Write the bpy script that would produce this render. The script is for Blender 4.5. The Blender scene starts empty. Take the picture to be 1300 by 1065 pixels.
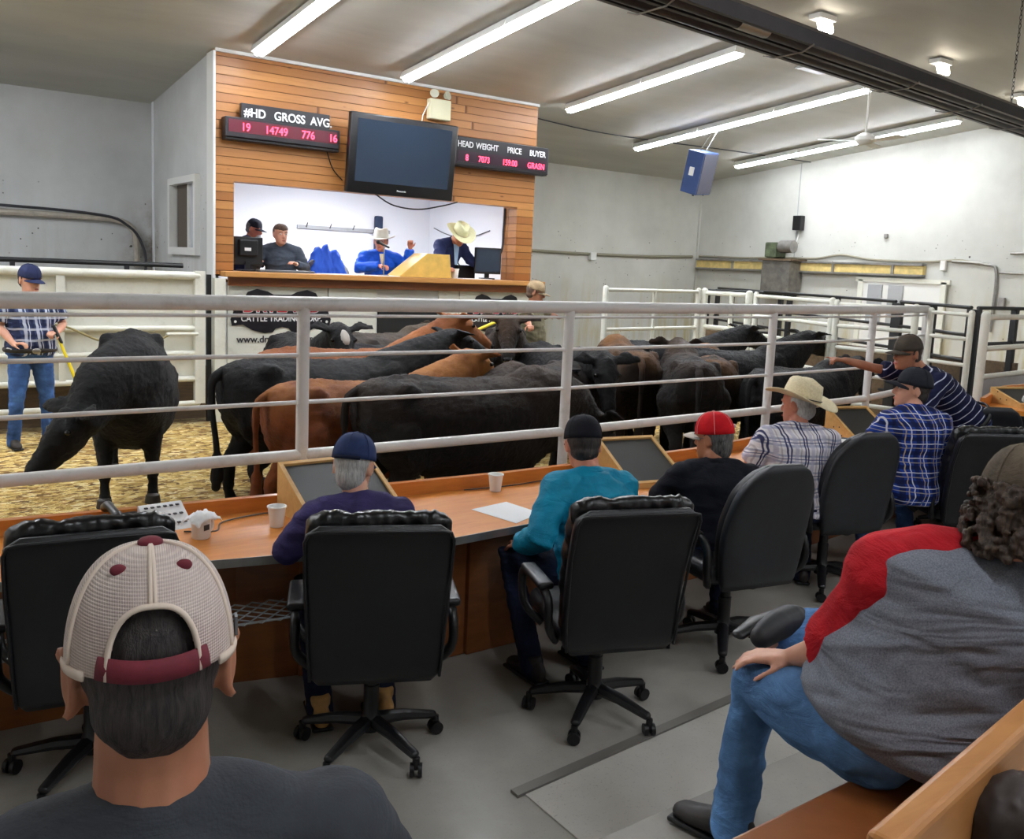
import bpy, bmesh, math, random
from mathutils import Vector, Matrix, noise
random.seed(7)
PI = math.pi
C = bpy.context.scene.collection
sc = bpy.context.scene

# ------------------------------------------------------------------ camera
F_PX = 1137.0
ROLL, PITCH, YAW = 4.43383885e-02, 1.29680536e-01, 6.19352895e-01
sy, cy = math.sin(YAW), math.cos(YAW)
sp, cp = math.sin(PITCH), math.cos(PITCH)
fwd = Vector((sy*cp, cy*cp, -sp))
r0 = Vector((cy, -sy, 0))
u0 = r0.cross(fwd)
rt = r0*math.cos(ROLL) + u0*math.sin(ROLL)
up = u0*math.cos(ROLL) - r0*math.sin(ROLL)
cam_data = bpy.data.cameras.new('camera')
cam = bpy.data.objects.new('camera', cam_data)
C.objects.link(cam)
cam.matrix_world = Matrix(((rt.x, up.x, -fwd.x, 0), (rt.y, up.y, -fwd.y, 0), (rt.z, up.z, -fwd.z, 2.15), (0, 0, 0, 1)))
cam_data.sensor_width = 36.0
cam_data.lens = F_PX*36.0/1300.0
cam_data.shift_y = -45.0/1300.0
cam_data.clip_start = 0.05
sc.camera = cam

# ------------------------------------------------------------------ world and exposure
world = bpy.data.worlds.new('world'); sc.world = world
world.use_nodes = True
world.node_tree.nodes['Background'].inputs[0].default_value = (0.8, 0.85, 0.9, 1)
world.node_tree.nodes['Background'].inputs[1].default_value = 0.25
sc.view_settings.view_transform = 'Standard'
sc.view_settings.look = 'None'
sc.view_settings.exposure = 0.45
sc.view_settings.gamma = 1.0
sc.view_settings.use_curve_mapping = False
sc.cycles.use_denoising = True
sc.cycles.max_bounces = 6
sc.cycles.diffuse_bounces = 4
sc.cycles.glossy_bounces = 3
TUBE_E = 50.0           # strength of the fluorescent tubes
def zc(y): return 5.68 - 0.09333*y      # the sloping ceiling

# ------------------------------------------------------------------ materials
def srgb(c):
    return tuple(((v/255.0)/12.92 if v/255.0 <= 0.04045 else ((v/255.0+0.055)/1.055)**2.4) for v in c)
class NT:
    def __init__(s, name, color=(128,128,128), rough=0.6, metal=0.0, spec=0.5):
        s.m = bpy.data.materials.new(name); s.m.use_nodes = True
        s.t = s.m.node_tree; s.b = s.t.nodes['Principled BSDF']
        s.col = (*srgb(color), 1)
        s.b.inputs['Base Color'].default_value = s.col
        s.b.inputs['Roughness'].default_value = rough
        s.b.inputs['Metallic'].default_value = metal
        s.b.inputs['Specular IOR Level'].default_value = spec
        s.tc = None
    def n(s, typ, **kw):
        nd = s.t.nodes.new(typ)
        for k, v in kw.items():
            if hasattr(nd, k): setattr(nd, k, v)
        return nd
    def l(s, a, b): s.t.links.new(a, b)
    def coord(s, scale=(1,1,1), which='Object', rot=(0,0,0)):
        if s.tc is None: s.tc = s.n('ShaderNodeTexCoord')
        mp = s.n('ShaderNodeMapping'); mp.inputs['Scale'].default_value = scale; mp.inputs['Rotation'].default_value = rot
        s.l(s.tc.outputs[which], mp.inputs[0]); return mp.outputs[0]
    def noise(s, vec, scale=5, detail=4, rough=0.5, dist=0):
        nd = s.n('ShaderNodeTexNoise'); nd.inputs['Scale'].default_value = scale
        nd.inputs['Detail'].default_value = detail; nd.inputs['Roughness'].default_value = rough
        nd.inputs['Distortion'].default_value = dist
        s.l(vec, nd.inputs['Vector']); return nd.outputs['Fac']
    def voro(s, vec, scale=5, out='Distance', feature='F1'):
        nd = s.n('ShaderNodeTexVoronoi'); nd.feature = feature; nd.inputs['Scale'].default_value = scale
        s.l(vec, nd.inputs['Vector']); return nd.outputs[out]
    def ramp(s, fac, stops, interp='LINEAR'):
        nd = s.n('ShaderNodeValToRGB'); cr = nd.color_ramp; cr.interpolation = interp
        while len(cr.elements) < len(stops): cr.elements.new(0.5)
        for e, (p, c) in zip(cr.elements, stops):
            e.position = p; e.color = (*srgb(c), 1) if len(c) == 3 and max(c) > 1.01 else ((*c, 1) if len(c) == 3 else c)
        s.l(fac, nd.inputs[0]); return nd.outputs[0]
    def mask(s, fac, a, b):
        nd = s.n('ShaderNodeMapRange'); nd.inputs[1].default_value = a; nd.inputs[2].default_value = b
        nd.clamp = True; s.l(fac, nd.inputs[0]); return nd.outputs[0]
    def math(s, op, a, b=None):
        nd = s.n('ShaderNodeMath'); nd.operation = op
        for i, v in enumerate((a, b)):
            if v is None: continue
            if isinstance(v, (int, float)): nd.inputs[i].default_value = v
            else: s.l(v, nd.inputs[i])
        return nd.outputs[0]
    def mix(s, fac, a, b, mode='MIX'):
        nd = s.n('ShaderNodeMix'); nd.data_type = 'RGBA'; nd.blend_type = mode
        if isinstance(fac, (int, float)): nd.inputs[0].default_value = fac
        else: s.l(fac, nd.inputs[0])
        for i, v in ((6, a), (7, b)):
            if isinstance(v, tuple): nd.inputs[i].default_value = (*srgb(v), 1)
            else: s.l(v, nd.inputs[i])
        return nd.outputs[2]
    def sep(s, vec):
        nd = s.n('ShaderNodeSeparateXYZ'); s.l(vec, nd.inputs[0]); return nd.outputs
    def base(s, c): s.l(c, s.b.inputs['Base Color']); return s
    def rough(s, c): s.l(c, s.b.inputs['Roughness']); return s
    def bump(s, h, strength=0.3, dist=0.01):
        nd = s.n('ShaderNodeBump'); nd.inputs['Strength'].default_value = strength; nd.inputs['Distance'].default_value = dist
        s.l(h, nd.inputs['Height']); s.l(nd.outputs[0], s.b.inputs['Normal']); return s
    def emit(s, c, e):
        s.b.inputs['Emission Color'].default_value = (*srgb(c), 1); s.b.inputs['Emission Strength'].default_value = e; return s

def plain(name, color, rough=0.6, metal=0.0, var=0.0, vs=8, bump=0.0, bs=40, spec=0.5):
    t = NT(name, color, rough, metal, spec)
    if var:
        v = t.coord()
        f = t.noise(v, vs, 5, 0.6)
        d = tuple(max(0, int(c*(1-var))) for c in color); l = tuple(min(255, int(c*(1+var))) for c in color)
        t.base(t.ramp(f, [(0.3, d), (0.7, l)]))
    if bump: t.bump(t.noise(t.coord(), bs, 4, 0.6), bump, 0.01)
    return t.m

def wall_mat(name, base, dirt=(120,105,75), lowz=0.0, highz=0.0, spots=True, amt=0.35, corner=None):
    t = NT(name, base, 0.75)
    v = t.coord()
    big = t.noise(v, 0.9, 5, 0.6)
    c = t.mix(t.mask(big, 0.35, 0.75), base, tuple(int(k*0.90) for k in base))
    st = t.noise(t.coord((3.0, 3.0, 0.35)), 1.6, 6, 0.65, 0.4)
    m = t.mask(st, 0.47, 0.68)
    if highz:
        z = t.sep(t.coord())[2]
        m = t.math('MULTIPLY', m, t.mask(z, highz, lowz))
    m = t.math('MULTIPLY', m, amt)
    c = t.mix(m, c, dirt)
    if spots:
        sp_ = t.sep(t.coord()); cbv = t.n('ShaderNodeCombineXYZ'); t.l(t.math('ADD', sp_[0], sp_[1]), cbv.inputs[0]); t.l(sp_[2], cbv.inputs[1])
        z = sp_[2]; sz = None
        for s1, w1 in ((3.4, 0.07), (9.0, 0.10)):
            d = t.voro(cbv.outputs[0], s1); gate = t.mask(t.noise(cbv.outputs[0], s1*0.5, 2), 0.50, 0.54)
            q = t.math('MULTIPLY', t.mask(t.math('ADD', d, t.math('MULTIPLY', t.noise(t.coord(), 40, 2), 0.05)), w1+0.03, w1+0.01), gate)
            sz = q if sz is None else t.math('MAXIMUM', sz, q)
        sz = t.math('MULTIPLY', sz, t.mask(z, 3.3, 2.7))
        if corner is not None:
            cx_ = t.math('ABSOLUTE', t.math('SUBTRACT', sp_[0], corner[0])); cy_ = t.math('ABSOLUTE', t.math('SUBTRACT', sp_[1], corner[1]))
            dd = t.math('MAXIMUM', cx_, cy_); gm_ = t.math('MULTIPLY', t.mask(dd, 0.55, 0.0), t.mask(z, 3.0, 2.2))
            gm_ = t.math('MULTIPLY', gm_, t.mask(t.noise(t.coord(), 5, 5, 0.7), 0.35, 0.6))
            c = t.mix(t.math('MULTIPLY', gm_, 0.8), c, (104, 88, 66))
        c = t.mix(sz, c, (62, 55, 50))
    t.base(c); t.bump(t.noise(t.coord(), 30, 3), 0.05, 0.01)
    return t.m

M = {}
M['wall_cool'] = wall_mat('painted_wall_cool', (206,208,208), (140,128,100), 1.0, 3.2, corner=(3.46, 14.45))
M['wall_warm'] = wall_mat('painted_wall_warm', (208,208,201), (176,162,104), 0.9, 2.2, amt=0.9)
M['wall_plain'] = wall_mat('painted_wall_plain', (214,214,210), spots=False, amt=0.1)
M['booth_white'] = plain('booth_inner_white', (240,242,246), 0.7)
def ceil_m():
    t = NT('painted_ceiling', (185,184,176), 0.6)
    n = t.noise(t.coord((0.35, 1.2, 1)), 0.8, 5, 0.6, 0.5)
    t.base(t.ramp(n, [(0.3, (172,172,165)), (0.7, (196,195,187))]))
    return t.m
M['ceiling'] = ceil_m()
def floor_m(name, a, b, speck=(110,108,100)):
    t = NT(name, a, 0.5)
    n = t.noise(t.coord(), 1.4, 6, 0.65)
    c = t.ramp(n, [(0.3, a), (0.7, b)])
    s = t.noise(t.coord(), 90, 2, 0.7)
    c = t.mix(t.math('MULTIPLY', t.mask(s, 0.6, 0.75), 0.5), c, speck)
    s2 = t.voro(t.coord(), 2.3)
    c = t.mix(t.math('MULTIPLY', t.mask(s2, 0.05, 0.02), 0.7), c, (60,55,50))
    t.base(c); t.rough(t.ramp(n, [(0.2, (0.38,)*3), (0.8, (0.6,)*3)])); t.bump(s, 0.05, 0.005)
    return t.m
M['floor'] = floor_m('worn_grey_floor', (134,130,122), (160,156,148))
M['floor2'] = floor_m('pale_vinyl_floor', (172,168,160), (190,186,178))
def chips_m():
    t = NT('wood_chip_bedding', (200,170,100), 0.9)
    w = t.noise(t.coord(), 22, 3, 0.6, 1.2)
    nd = t.n('ShaderNodeTexVoronoi'); nd.inputs['Scale'].default_value = 17; nd.inputs['Randomness'].default_value = 1
    mp = t.coord((1.0, 1.6, 1.0)); mixv = t.n('ShaderNodeVectorMath'); mixv.operation = 'ADD'
    nn = t.n('ShaderNodeTexNoise'); nn.inputs['Scale'].default_value = 14; t.l(mp, nn.inputs['Vector'])
    sc_ = t.n('ShaderNodeVectorMath'); sc_.operation = 'SCALE'; sc_.inputs[3].default_value = 0.12
    t.l(nn.outputs['Color'], sc_.inputs[0]); t.l(mp, mixv.inputs[0]); t.l(sc_.outputs[0], mixv.inputs[1]); t.l(mixv.outputs[0], nd.inputs['Vector'])
    r = t.sep(nd.outputs['Color'])[0]
    c = t.ramp(r, [(0.0, (104,72,34)), (0.2, (170,130,66)), (0.5, (214,178,100)), (0.75, (234,206,132)), (1.0, (250,232,178))])
    big = t.noise(t.coord(), 0.9, 5, 0.65)
    c = t.mix(t.math('MULTIPLY', t.mask(big, 0.5, 0.72), 0.6), c, (110,78,42))
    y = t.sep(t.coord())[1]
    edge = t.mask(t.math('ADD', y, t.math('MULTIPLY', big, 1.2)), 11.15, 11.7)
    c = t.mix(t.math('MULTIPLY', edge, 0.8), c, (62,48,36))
    t.base(c); t.bump(t.math('ADD', nd.outputs['Distance'], w), 0.9, 0.03)
    return t.m
M['chips'] = chips_m()
def plank_m():
    t = NT('varnished_pine_planks', (196,130,66), 0.45)
    v = t.coord()
    z = t.sep(v)[2]; x = t.sep(v)[0]
    H = 0.108
    row = t.math('DIVIDE', z, H); rid = t.math('FLOOR', row); fr = t.math('FRACT', row)
    wn = t.n('ShaderNodeTexWhiteNoise'); wn.noise_dimensions = '1D'; t.l(rid, wn.inputs['W'])
    xo = t.math('ADD', x, t.math('MULTIPLY', wn.outputs['Value'], 3.1))
    seg = t.math('DIVIDE', xo, 7.5); sid = t.math('FLOOR', seg); sf = t.math('FRACT', seg)
    wn2 = t.n('ShaderNodeTexWhiteNoise'); wn2.noise_dimensions = '2D'
    cb = t.n('ShaderNodeCombineXYZ'); t.l(rid, cb.inputs[0]); t.l(sid, cb.inputs[1]); t.l(cb.outputs[0], wn2.inputs['Vector'])
    c = t.ramp(wn2.outputs['Value'], [(0, (148,92,42)), (0.5, (166,110,56)), (1, (182,126,68))])
    g = t.noise(t.coord((0.7, 1, 14)), 3.0, 6, 0.6, 0.6)
    c = t.mix(t.math('MULTIPLY', t.mask(g, 0.5, 0.75), 0.45), c, (140,82,36))
    kn = t.voro(t.coord((1.0, 1, 2.6)), 1.9)
    c = t.mix(t.math('MULTIPLY', t.mask(kn, 0.085, 0.03), 0.85), c, (96,52,24))
    gap = t.mask(fr, 0.10, 0.03); gap2 = t.mask(sf, 0.006, 0.002)
    gp = t.math('MAXIMUM', gap, gap2)
    c = t.mix(t.math('MULTIPLY', gp, 0.8), c, (84,48,22))
    t.base(c); t.bump(t.math('SUBTRACT', 1.0, gp), 0.6, 0.01)
    return t.m
M['planks'] = plank_m()
def wood_m(name, a, b, grain=(1, 14, 14), rough=0.3, coat=0.0):
    t = NT(name, a, rough)
    g = t.noise(t.coord(grain), 1.6, 6, 0.6, 0.8)
    c = t.ramp(g, [(0.3, a), (0.7, b)])
    t.base(c)
    t.b.inputs['Coat Weight'].default_value = coat; t.b.inputs['Coat Roughness'].default_value = 0.12
    t.bump(g, 0.05, 0.003)
    return t.m
M['desk'] = wood_m('varnished_orange_worktop', (202,120,36), (220,142,56), (2, 14, 14), 0.38, 0.3)
M['desk_lip'] = wood_m('orange_wood_edging', (184,104,34), (206,126,50), (2, 14, 14), 0.35, 0.3)
M['desk_panel'] = wood_m('brown_panel_wood', (120,66,26), (140,82,36), (2, 2, 9), 0.4, 0.2)
M['box_wood'] = wood_m('pale_plywood_box', (196,150,88), (216,172,108), (3, 12, 12), 0.5)
M['ledge'] = wood_m('pine_ledge', (176,122,62), (198,144,82), (1, 12, 12), 0.45, 0.1)
M['pallet'] = wood_m('weathered_dark_boards', (86,70,52), (112,94,72), (2, 12, 12), 0.8)
def pipe_m(name, base, dirt=(120,112,96), amt=0.35, rough=0.35):
    t = NT(name, base, rough)
    n = t.noise(t.coord(), 6, 6, 0.7)
    c = t.mix(t.math('MULTIPLY', t.mask(n, 0.52, 0.75), amt), base, dirt)
    t.base(c); return t.m
M['pipe'] = pipe_m('white_painted_pipe', (216,214,212))
M['fence_white'] = pipe_m('white_painted_steel_panel', (226,226,214), (150,138,110), 0.3)
M['white_trim'] = plain('white_trim', (225,226,224), 0.5)
M['sheet'] = pipe_m('grey_sheet_metal', (168,170,172), (140,135,125), 0.4)
M['black_steel'] = plain('black_painted_steel', (28,29,31), 0.5, var=0.2)
M['dark_void'] = plain('black_door_paint', (20,20,22), 0.6, var=0.15)
M['white_plastic'] = plain('white_plastic', (232,232,228), 0.45)
M['foam'] = plain('white_foam', (238,238,236), 0.6, bump=0.1, bs=300)
M['black_plastic'] = plain('black_plastic', (13,13,16), 0.4)
M['grey_plastic'] = plain('grey_plastic', (92,94,98), 0.5)
M['screen'] = plain('dark_glass_screen', (44,50,60), 0.12, spec=0.6)
M['tv_screen'] = plain('television_glass', (40,52,68), 0.18, spec=0.7)
M['desk_screen'] = plain('dusty_grey_screen', (40,40,38), 0.5)
M['chrome'] = plain('brushed_steel', (170,170,168), 0.3, 0.9)
M['galv'] = plain('galvanised_metal', (150,148,144), 0.45, 0.7, var=0.1)
M['paper'] = plain('white_paper', (240,240,240), 0.7)
M['tube'] = NT('lit_fluorescent_tube', (255,255,255), 0.5).emit((243,248,255), TUBE_E).m
M['bulb'] = NT('lit_compact_bulb', (255,255,255), 0.5).emit((255,244,225), 14).m
M['led_red'] = NT('lit_red_led', (40,0,5), 0.5).emit((255,60,90), 5.0).m
M['led_glow'] = NT('painted_led_glow', (92,6,34), 0.35).m  # red LED glow painted into the window's base colour
M['sign_black'] = plain('sign_black', (26,24,30), 0.35)
M['sign_white'] = NT('sign_white_letters', (235,235,235), 0.5).m
M['sign_red'] = NT('sign_red_letters', (190,40,60), 0.5).m
M['letter_dark'] = NT('dark_letters', (50,50,56), 0.5).m
def leather():
    t = NT('black_leather', (10,11,15), 0.42)
    n = t.noise(t.coord(), 160, 3, 0.6); w = t.noise(t.coord((1,1,1)), 7, 4, 0.6, 1.0)
    t.bump(t.math('ADD', t.math('MULTIPLY', n, 0.3), w), 0.3, 0.006); t.base(t.ramp(w, [(0.3, (9,10,15)), (0.7, (16,17,23))]))
    return t.m
M['leather'] = leather()
M['chair_grey'] = plain('charcoal_upholstery', (24,26,32), 0.5, var=0.12, vs=20, bump=0.15, bs=200)
M['wrinkled'] = plain('wrinkled_black_leather', (9,9,12), 0.3)
M['yellow'] = plain('yellow_plastic', (232,208,24), 0.4)
M['yellow_tape'] = plain('yellow_ear_tag', (240,226,40), 0.5)

# ------------------------------------------------------------------ mesh kit
class MB:
    def __init__(s): s.v = []; s.f = []
    def add(s, vs, fs):
        o = len(s.v); s.v += [Vector(v) for v in vs]; s.f += [tuple(i+o for i in f) for f in fs]; return s
    def box(s, c, d, R=None):
        x, y, z = d[0]/2, d[1]/2, d[2]/2; c = Vector(c)
        vs = [Vector((a*x, b*y, e*z)) for a in (-1, 1) for b in (-1, 1) for e in (-1, 1)]
        if R is not None: vs = [R @ v for v in vs]
        return s.add([v+c for v in vs], [(0,1,3,2), (4,6,7,5), (0,4,5,1), (2,3,7,6), (0,2,6,4), (1,5,7,3)])
    def rbox(s, c, d, r, R=None, seg=3):
        b = bmesh.new(); bmesh.ops.create_cube(b, size=1)
        for v in b.verts: v.co = Vector((v.co.x*d[0], v.co.y*d[1], v.co.z*d[2]))
        bmesh.ops.bevel(b, geom=b.edges[:], offset=r, segments=seg, affect='EDGES', profile=0.5)
        b.verts.ensure_lookup_table(); b.verts.index_update()
        vs = [(R @ v.co if R is not None else v.co.copy())+Vector(c) for v in b.verts]; fs = [[v.index for v in f.verts] for f in b.faces]
        b.free(); return s.add(vs, fs)
    def rings(s, rs, cap=True):
        n = len(rs[0]); vs = [p for r in rs for p in r]; fs = []
        for k in range(len(rs)-1):
            for i in range(n):
                j = (i+1) % n; fs.append((k*n+i, k*n+j, (k+1)*n+j, (k+1)*n+i))
        if cap: fs.append(tuple(reversed(range(n)))); fs.append(tuple((len(rs)-1)*n+i for i in range(n)))
        return s.add(vs, fs)
    def tube(s, pts, r, n=10, round_=False, ry=None, ref=None, cap=True):
        pts = [Vector(p) for p in pts]; m = len(pts)
        rr = r if isinstance(r, (list, tuple)) else [r]*m
        ryy = ry if isinstance(ry, (list, tuple)) else ([ry]*m if ry else rr)
        tans = []
        for i in range(m):
            a = pts[max(0, i-1)]; b = pts[min(m-1, i+1)]; t = (b-a); tans.append(t.normalized() if t.length > 1e-9 else Vector((0,0,1)))
        u = Vector(ref) if ref is not None else (Vector((1,0,0)) if abs(tans[0].x) < 0.9 else Vector((0,1,0)))
        out = []
        def ring(c, t, a, b):
            nonlocal u
            u = (u - t*u.dot(t)); u = u.normalized() if u.length > 1e-6 else t.orthogonal().normalized(); w = t.cross(u)
            return [c + u*math.cos(2*PI*i/n)*a + w*math.sin(2*PI*i/n)*b for i in range(n)]
        if round_:
            for k in (0.94, 0.7, 0.38):
                out.append(ring(pts[0]-tans[0]*min(rr[0], ryy[0])*k, tans[0], rr[0]*math.sqrt(1-k*k), ryy[0]*math.sqrt(1-k*k)))
        for i in range(m): out.append(ring(pts[i], tans[i], rr[i], ryy[i]))
        if round_:
            for k in (0.38, 0.7, 0.94):
                out.append(ring(pts[-1]+tans[-1]*min(rr[-1], ryy[-1])*k, tans[-1], rr[-1]*math.sqrt(1-k*k), ryy[-1]*math.sqrt(1-k*k)))
        return s.rings(out, cap)
    def ell(s, c, r, R=None, nu=16, nv=10):
        c = Vector(c); rs = []
        for k in range(1, nv):
            ph = PI*k/nv
            ring = []
            for i in range(nu):
                th = 2*PI*i/nu
                v = Vector((r[0]*math.sin(ph)*math.cos(th), r[1]*math.sin(ph)*math.sin(th), -r[2]*math.cos(ph)))
                if R is not None: v = R @ v
                ring.append(v+c)
            rs.append(ring)
        return s.rings(rs, True)
    def prism(s, poly, a, b, axis='z'):
        n = len(poly)
        def P(p, h): return {'z': (p[0], p[1], h), 'y': (p[0], h, p[1]), 'x': (h, p[0], p[1])}[axis]
        vs = [P(p, a) for p in poly]+[P(p, b) for p in poly]
        fs = [tuple(reversed(range(n))), tuple(range(n, 2*n))]+[(i, (i+1) % n, n+(i+1) % n, n+i) for i in range(n)]
        return s.add(vs, fs)
    def lathe(s, prof, n=24, c=(0,0,0), R=None):
        c = Vector(c); rs = []
        for (r, z) in prof:
            ring = []
            for i in range(n):
                v = Vector((r*math.cos(2*PI*i/n), r*math.sin(2*PI*i/n), z))
                if R is not None: v = R @ v
                ring.append(v+c)
            rs.append(ring)
        return s.rings(rs, True)
    def xf(s, Mx): s.v = [Mx @ v for v in s.v]; return s
    def mesh(s, name):
        me = bpy.data.meshes.new(name); me.from_pydata([tuple(v) for v in s.v], [], s.f); me.validate(); return me
    def build(s, name, mat=None, parent=None, smooth=False, bevel=0, loc=None, sub=0):
        me = s.mesh(name); b = bmesh.new(); b.from_mesh(me)
        bmesh.ops.remove_doubles(b, verts=b.verts, dist=1e-6)
        bmesh.ops.recalc_face_normals(b, faces=b.faces); b.to_mesh(me); b.free()
        if mat is not None: me.materials.append(mat)
        o = bpy.data.objects.new(name, me); C.objects.link(o)
        if parent is not None: o.parent = parent
        if loc is not None: o.location = loc
        if smooth: me.shade_smooth(); 
        if smooth and smooth != 'all': me.set_sharp_from_angle(angle=math.radians(42))
        if bevel:
            bv = o.modifiers.new('bevel', 'BEVEL'); bv.width = bevel; bv.segments = 2; bv.limit_method = 'ANGLE'; bv.angle_limit = math.radians(40)
        if sub:
            sb = o.modifiers.new('sub', 'SUBSURF'); sb.levels = sub; sb.render_levels = sub
        return o
def fuse(mb, name, mat, parent=None, voxel=0.01, it=4, disp=None, keep_sharp=0.5, loc=None):
    """one continuous skin out of overlapping closed shapes"""
    o = mb.build(name+'_raw', None, None)
    r = o.modifiers.new('r', 'REMESH'); r.mode = 'VOXEL'; r.voxel_size = voxel; r.use_smooth_shade = True
    s = o.modifiers.new('s', 'SMOOTH'); s.factor = keep_sharp; s.iterations = it
    dg = bpy.context.evaluated_depsgraph_get(); ev = o.evaluated_get(dg)
    me = bpy.data.meshes.new_from_object(ev, depsgraph=dg)
    old = o.data; bpy.data.objects.remove(o); bpy.data.meshes.remove(old)
    me.name = name
    if disp is not None:
        co = [v.co.copy() for v in me.vertices]; nn = [v.normal.copy() for v in me.vertices]
        for v, c, n_ in zip(me.vertices, co, nn): v.co = c + n_*disp(c)
    me.shade_smooth()
    me.materials.clear()
    if mat is not None: me.materials.append(mat)
    o = bpy.data.objects.new(name, me); C.objects.link(o)
    if parent is not None: o.parent = parent
    if loc is not None: o.location = loc
    return o
def folds(amp=0.006, scale=(6, 6, 14), seed=0.0):
    def d(c):
        q = Vector((c.x*scale[0]+seed, c.y*scale[1]+seed*1.7, c.z*scale[2]))
        a = noise.noise(q); return amp*(1-abs(a)*2.6)*0.8 + amp*0.5*noise.noise(q*2.3)
    return d
def tag(o, label=None, cat=None, group=None, kind=None):
    if label: o['label'] = label
    if cat: o['category'] = cat
    if group: o['group'] = group
    if kind: o['kind'] = kind
    return o
def empty(name, loc=(0,0,0), rz=0, label=None, cat=None, group=None):
    o = bpy.data.objects.new(name, None); C.objects.link(o); o.location = loc; o.rotation_euler = (0, 0, rz)
    o.empty_display_size = 0.1
    return tag(o, label, cat, group)
def struct(o): o['kind'] = 'structure'; return o
def copy_tree(o, parent=None):
    c = o.copy(); C.objects.link(c); c.parent = parent
    for ch in list(o.children): copy_tree(ch, c)
    return c
def text(body, name, mat, parent, loc, size, rot=(PI/2, 0, 0), align='LEFT', sx=1.0, extrude=0.003, bold=0.0):
    cu = bpy.data.curves.new(name, 'FONT'); cu.body = body; cu.size = size; cu.align_x = align; cu.extrude = extrude; cu.offset = bold
    cu.materials.append(mat)
    tmp = bpy.data.objects.new(name+'_curve', cu); C.objects.link(tmp)
    dg = bpy.context.evaluated_depsgraph_get(); me = bpy.data.meshes.new_from_object(tmp.evaluated_get(dg), depsgraph=dg)
    bpy.data.objects.remove(tmp); me.name = name; me.materials.clear(); me.materials.append(mat)
    o = bpy.data.objects.new(name, me); C.objects.link(o); o.parent = parent; o.location = loc; o.rotation_euler = rot; o.scale = (sx, 1, 1)
    return o
def spline(pts, k=6):
    pts = [Vector(p) for p in pts]; out = []
    for i in range(len(pts)-1):
        p0 = pts[max(0, i-1)]; p1 = pts[i]; p2 = pts[i+1]; p3 = pts[min(len(pts)-1, i+2)]
        for j in range(k):
            t = j/k
            out.append(0.5*((2*p1)+(p2-p0)*t+(2*p0-5*p1+4*p2-p3)*t*t+(3*p1-p0-3*p2+p3)*t**3))
    out.append(pts[-1]); return out
# ------------------------------------------------------------------ the setting
XL, XR, YB, YF = -4.5, 15.8, -4.5, 14.9
BX0, BX1, BY = 3.46, 8.36, 11.36           # auction booth
def quad(name, pts, mat, thick=None):
    o = MB().add(pts, [tuple(range(len(pts)))]).build(name, mat)
    return struct(o)
struct(MB().box((5.65, 0.2, -0.1), (20.3, 9.6, 0.2)).build('floor', M['floor']))
struct(MB().prism([(2.1, 2.72), (13.0, 3.52), (13.0, 0.5), (2.1, 0.5)], 0.0, 0.006).build('floor_vinyl', M['floor2']))
struct(MB().prism([(2.06, 2.72), (13.0, 3.52), (13.0, 3.57), (2.06, 2.77)], 0.0, 0.014).build('trim_1', plain('floor_strip_metal', (120,116,110), 0.5, 0.3)))
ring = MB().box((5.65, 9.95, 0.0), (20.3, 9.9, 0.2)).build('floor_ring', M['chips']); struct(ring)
struct(MB().box((5.65, 4.93, 0.11), (20.3, 0.08, 0.22)).build('trim_2', M['black_steel']))
# raised seating tier under the photographer
tier = struct(MB().box((3.5, -1.0, 0.25), (15.0, 5.6, 0.5)).build('floor_tier', M['floor']))
# walls
struct(MB().box((XR+0.1, 5.2, 3.0), (0.2, 19.8, 6.6)).build('wall_right', M['wall_warm']))
struct(MB().box((XL-0.1, 5.2, 3.0), (0.2, 19.8, 6.6)).build('wall_left', M['wall_plain']))
struct(MB().box((5.65, YB-0.1, 3.2), (20.7, 0.2, 7.0)).build('wall_rear', M['wall_plain']))
struct(MB().box(((BX1+XR)/2, YF+0.1, 2.3), (XR-BX1+0.2, 0.2, 4.6)).build('wall_back', M['wall_warm']))
struct(MB().box(((BX0+XL)/2, 14.55, 2.3), (BX0-XL+0.1, 0.2, 4.6)).build('wall_back_left', M['wall_cool']))
struct(MB().box((BX1-0.05, 13.2, 2.4), (0.1, 3.6, 4.6)).build('wall_booth_right', M['wall_warm']))
# booth side wall with a window hole: y 12.0..13.25, z 2.2..3.1
w = MB(); x0, x1 = BX0, BX0+0.12
w.box(((x0+x1)/2, (BY+0.22+12.05)/2, 2.3), (0.12, 12.05-BY-0.22, 4.6)); w.box(((x0+x1)/2, 13.9, 2.3), (0.12, 1.4, 4.6))
w.box(((x0+x1)/2, 12.625, 1.1), (0.12, 1.15, 2.2)); w.box(((x0+x1)/2, 12.625, 3.83), (0.12, 1.15, 1.5))
struct(w.build('wall_booth_side', M['wall_cool']))
# ceiling
c = MB(); 
c.add([(XL-.2, YB-.2, zc(YB-.2)), (XR+.2, YB-.2, zc(YB-.2)), (XR+.2, YF+.2, zc(YF+.2)), (XL-.2, YF+.2, zc(YF+.2)),
       (XL-.2, YB-.2, zc(YB-.2)+.2), (XR+.2, YB-.2, zc(YB-.2)+.2), (XR+.2, YF+.2, zc(YF+.2)+.2), (XL-.2, YF+.2, zc(YF+.2)+.2)],
      [(0,1,2,3), (4,7,6,5), (0,4,5,1), (1,5,6,2), (2,6,7,3), (3,7,4,0)])
struct(c.build('ceiling', M['ceiling']))
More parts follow.
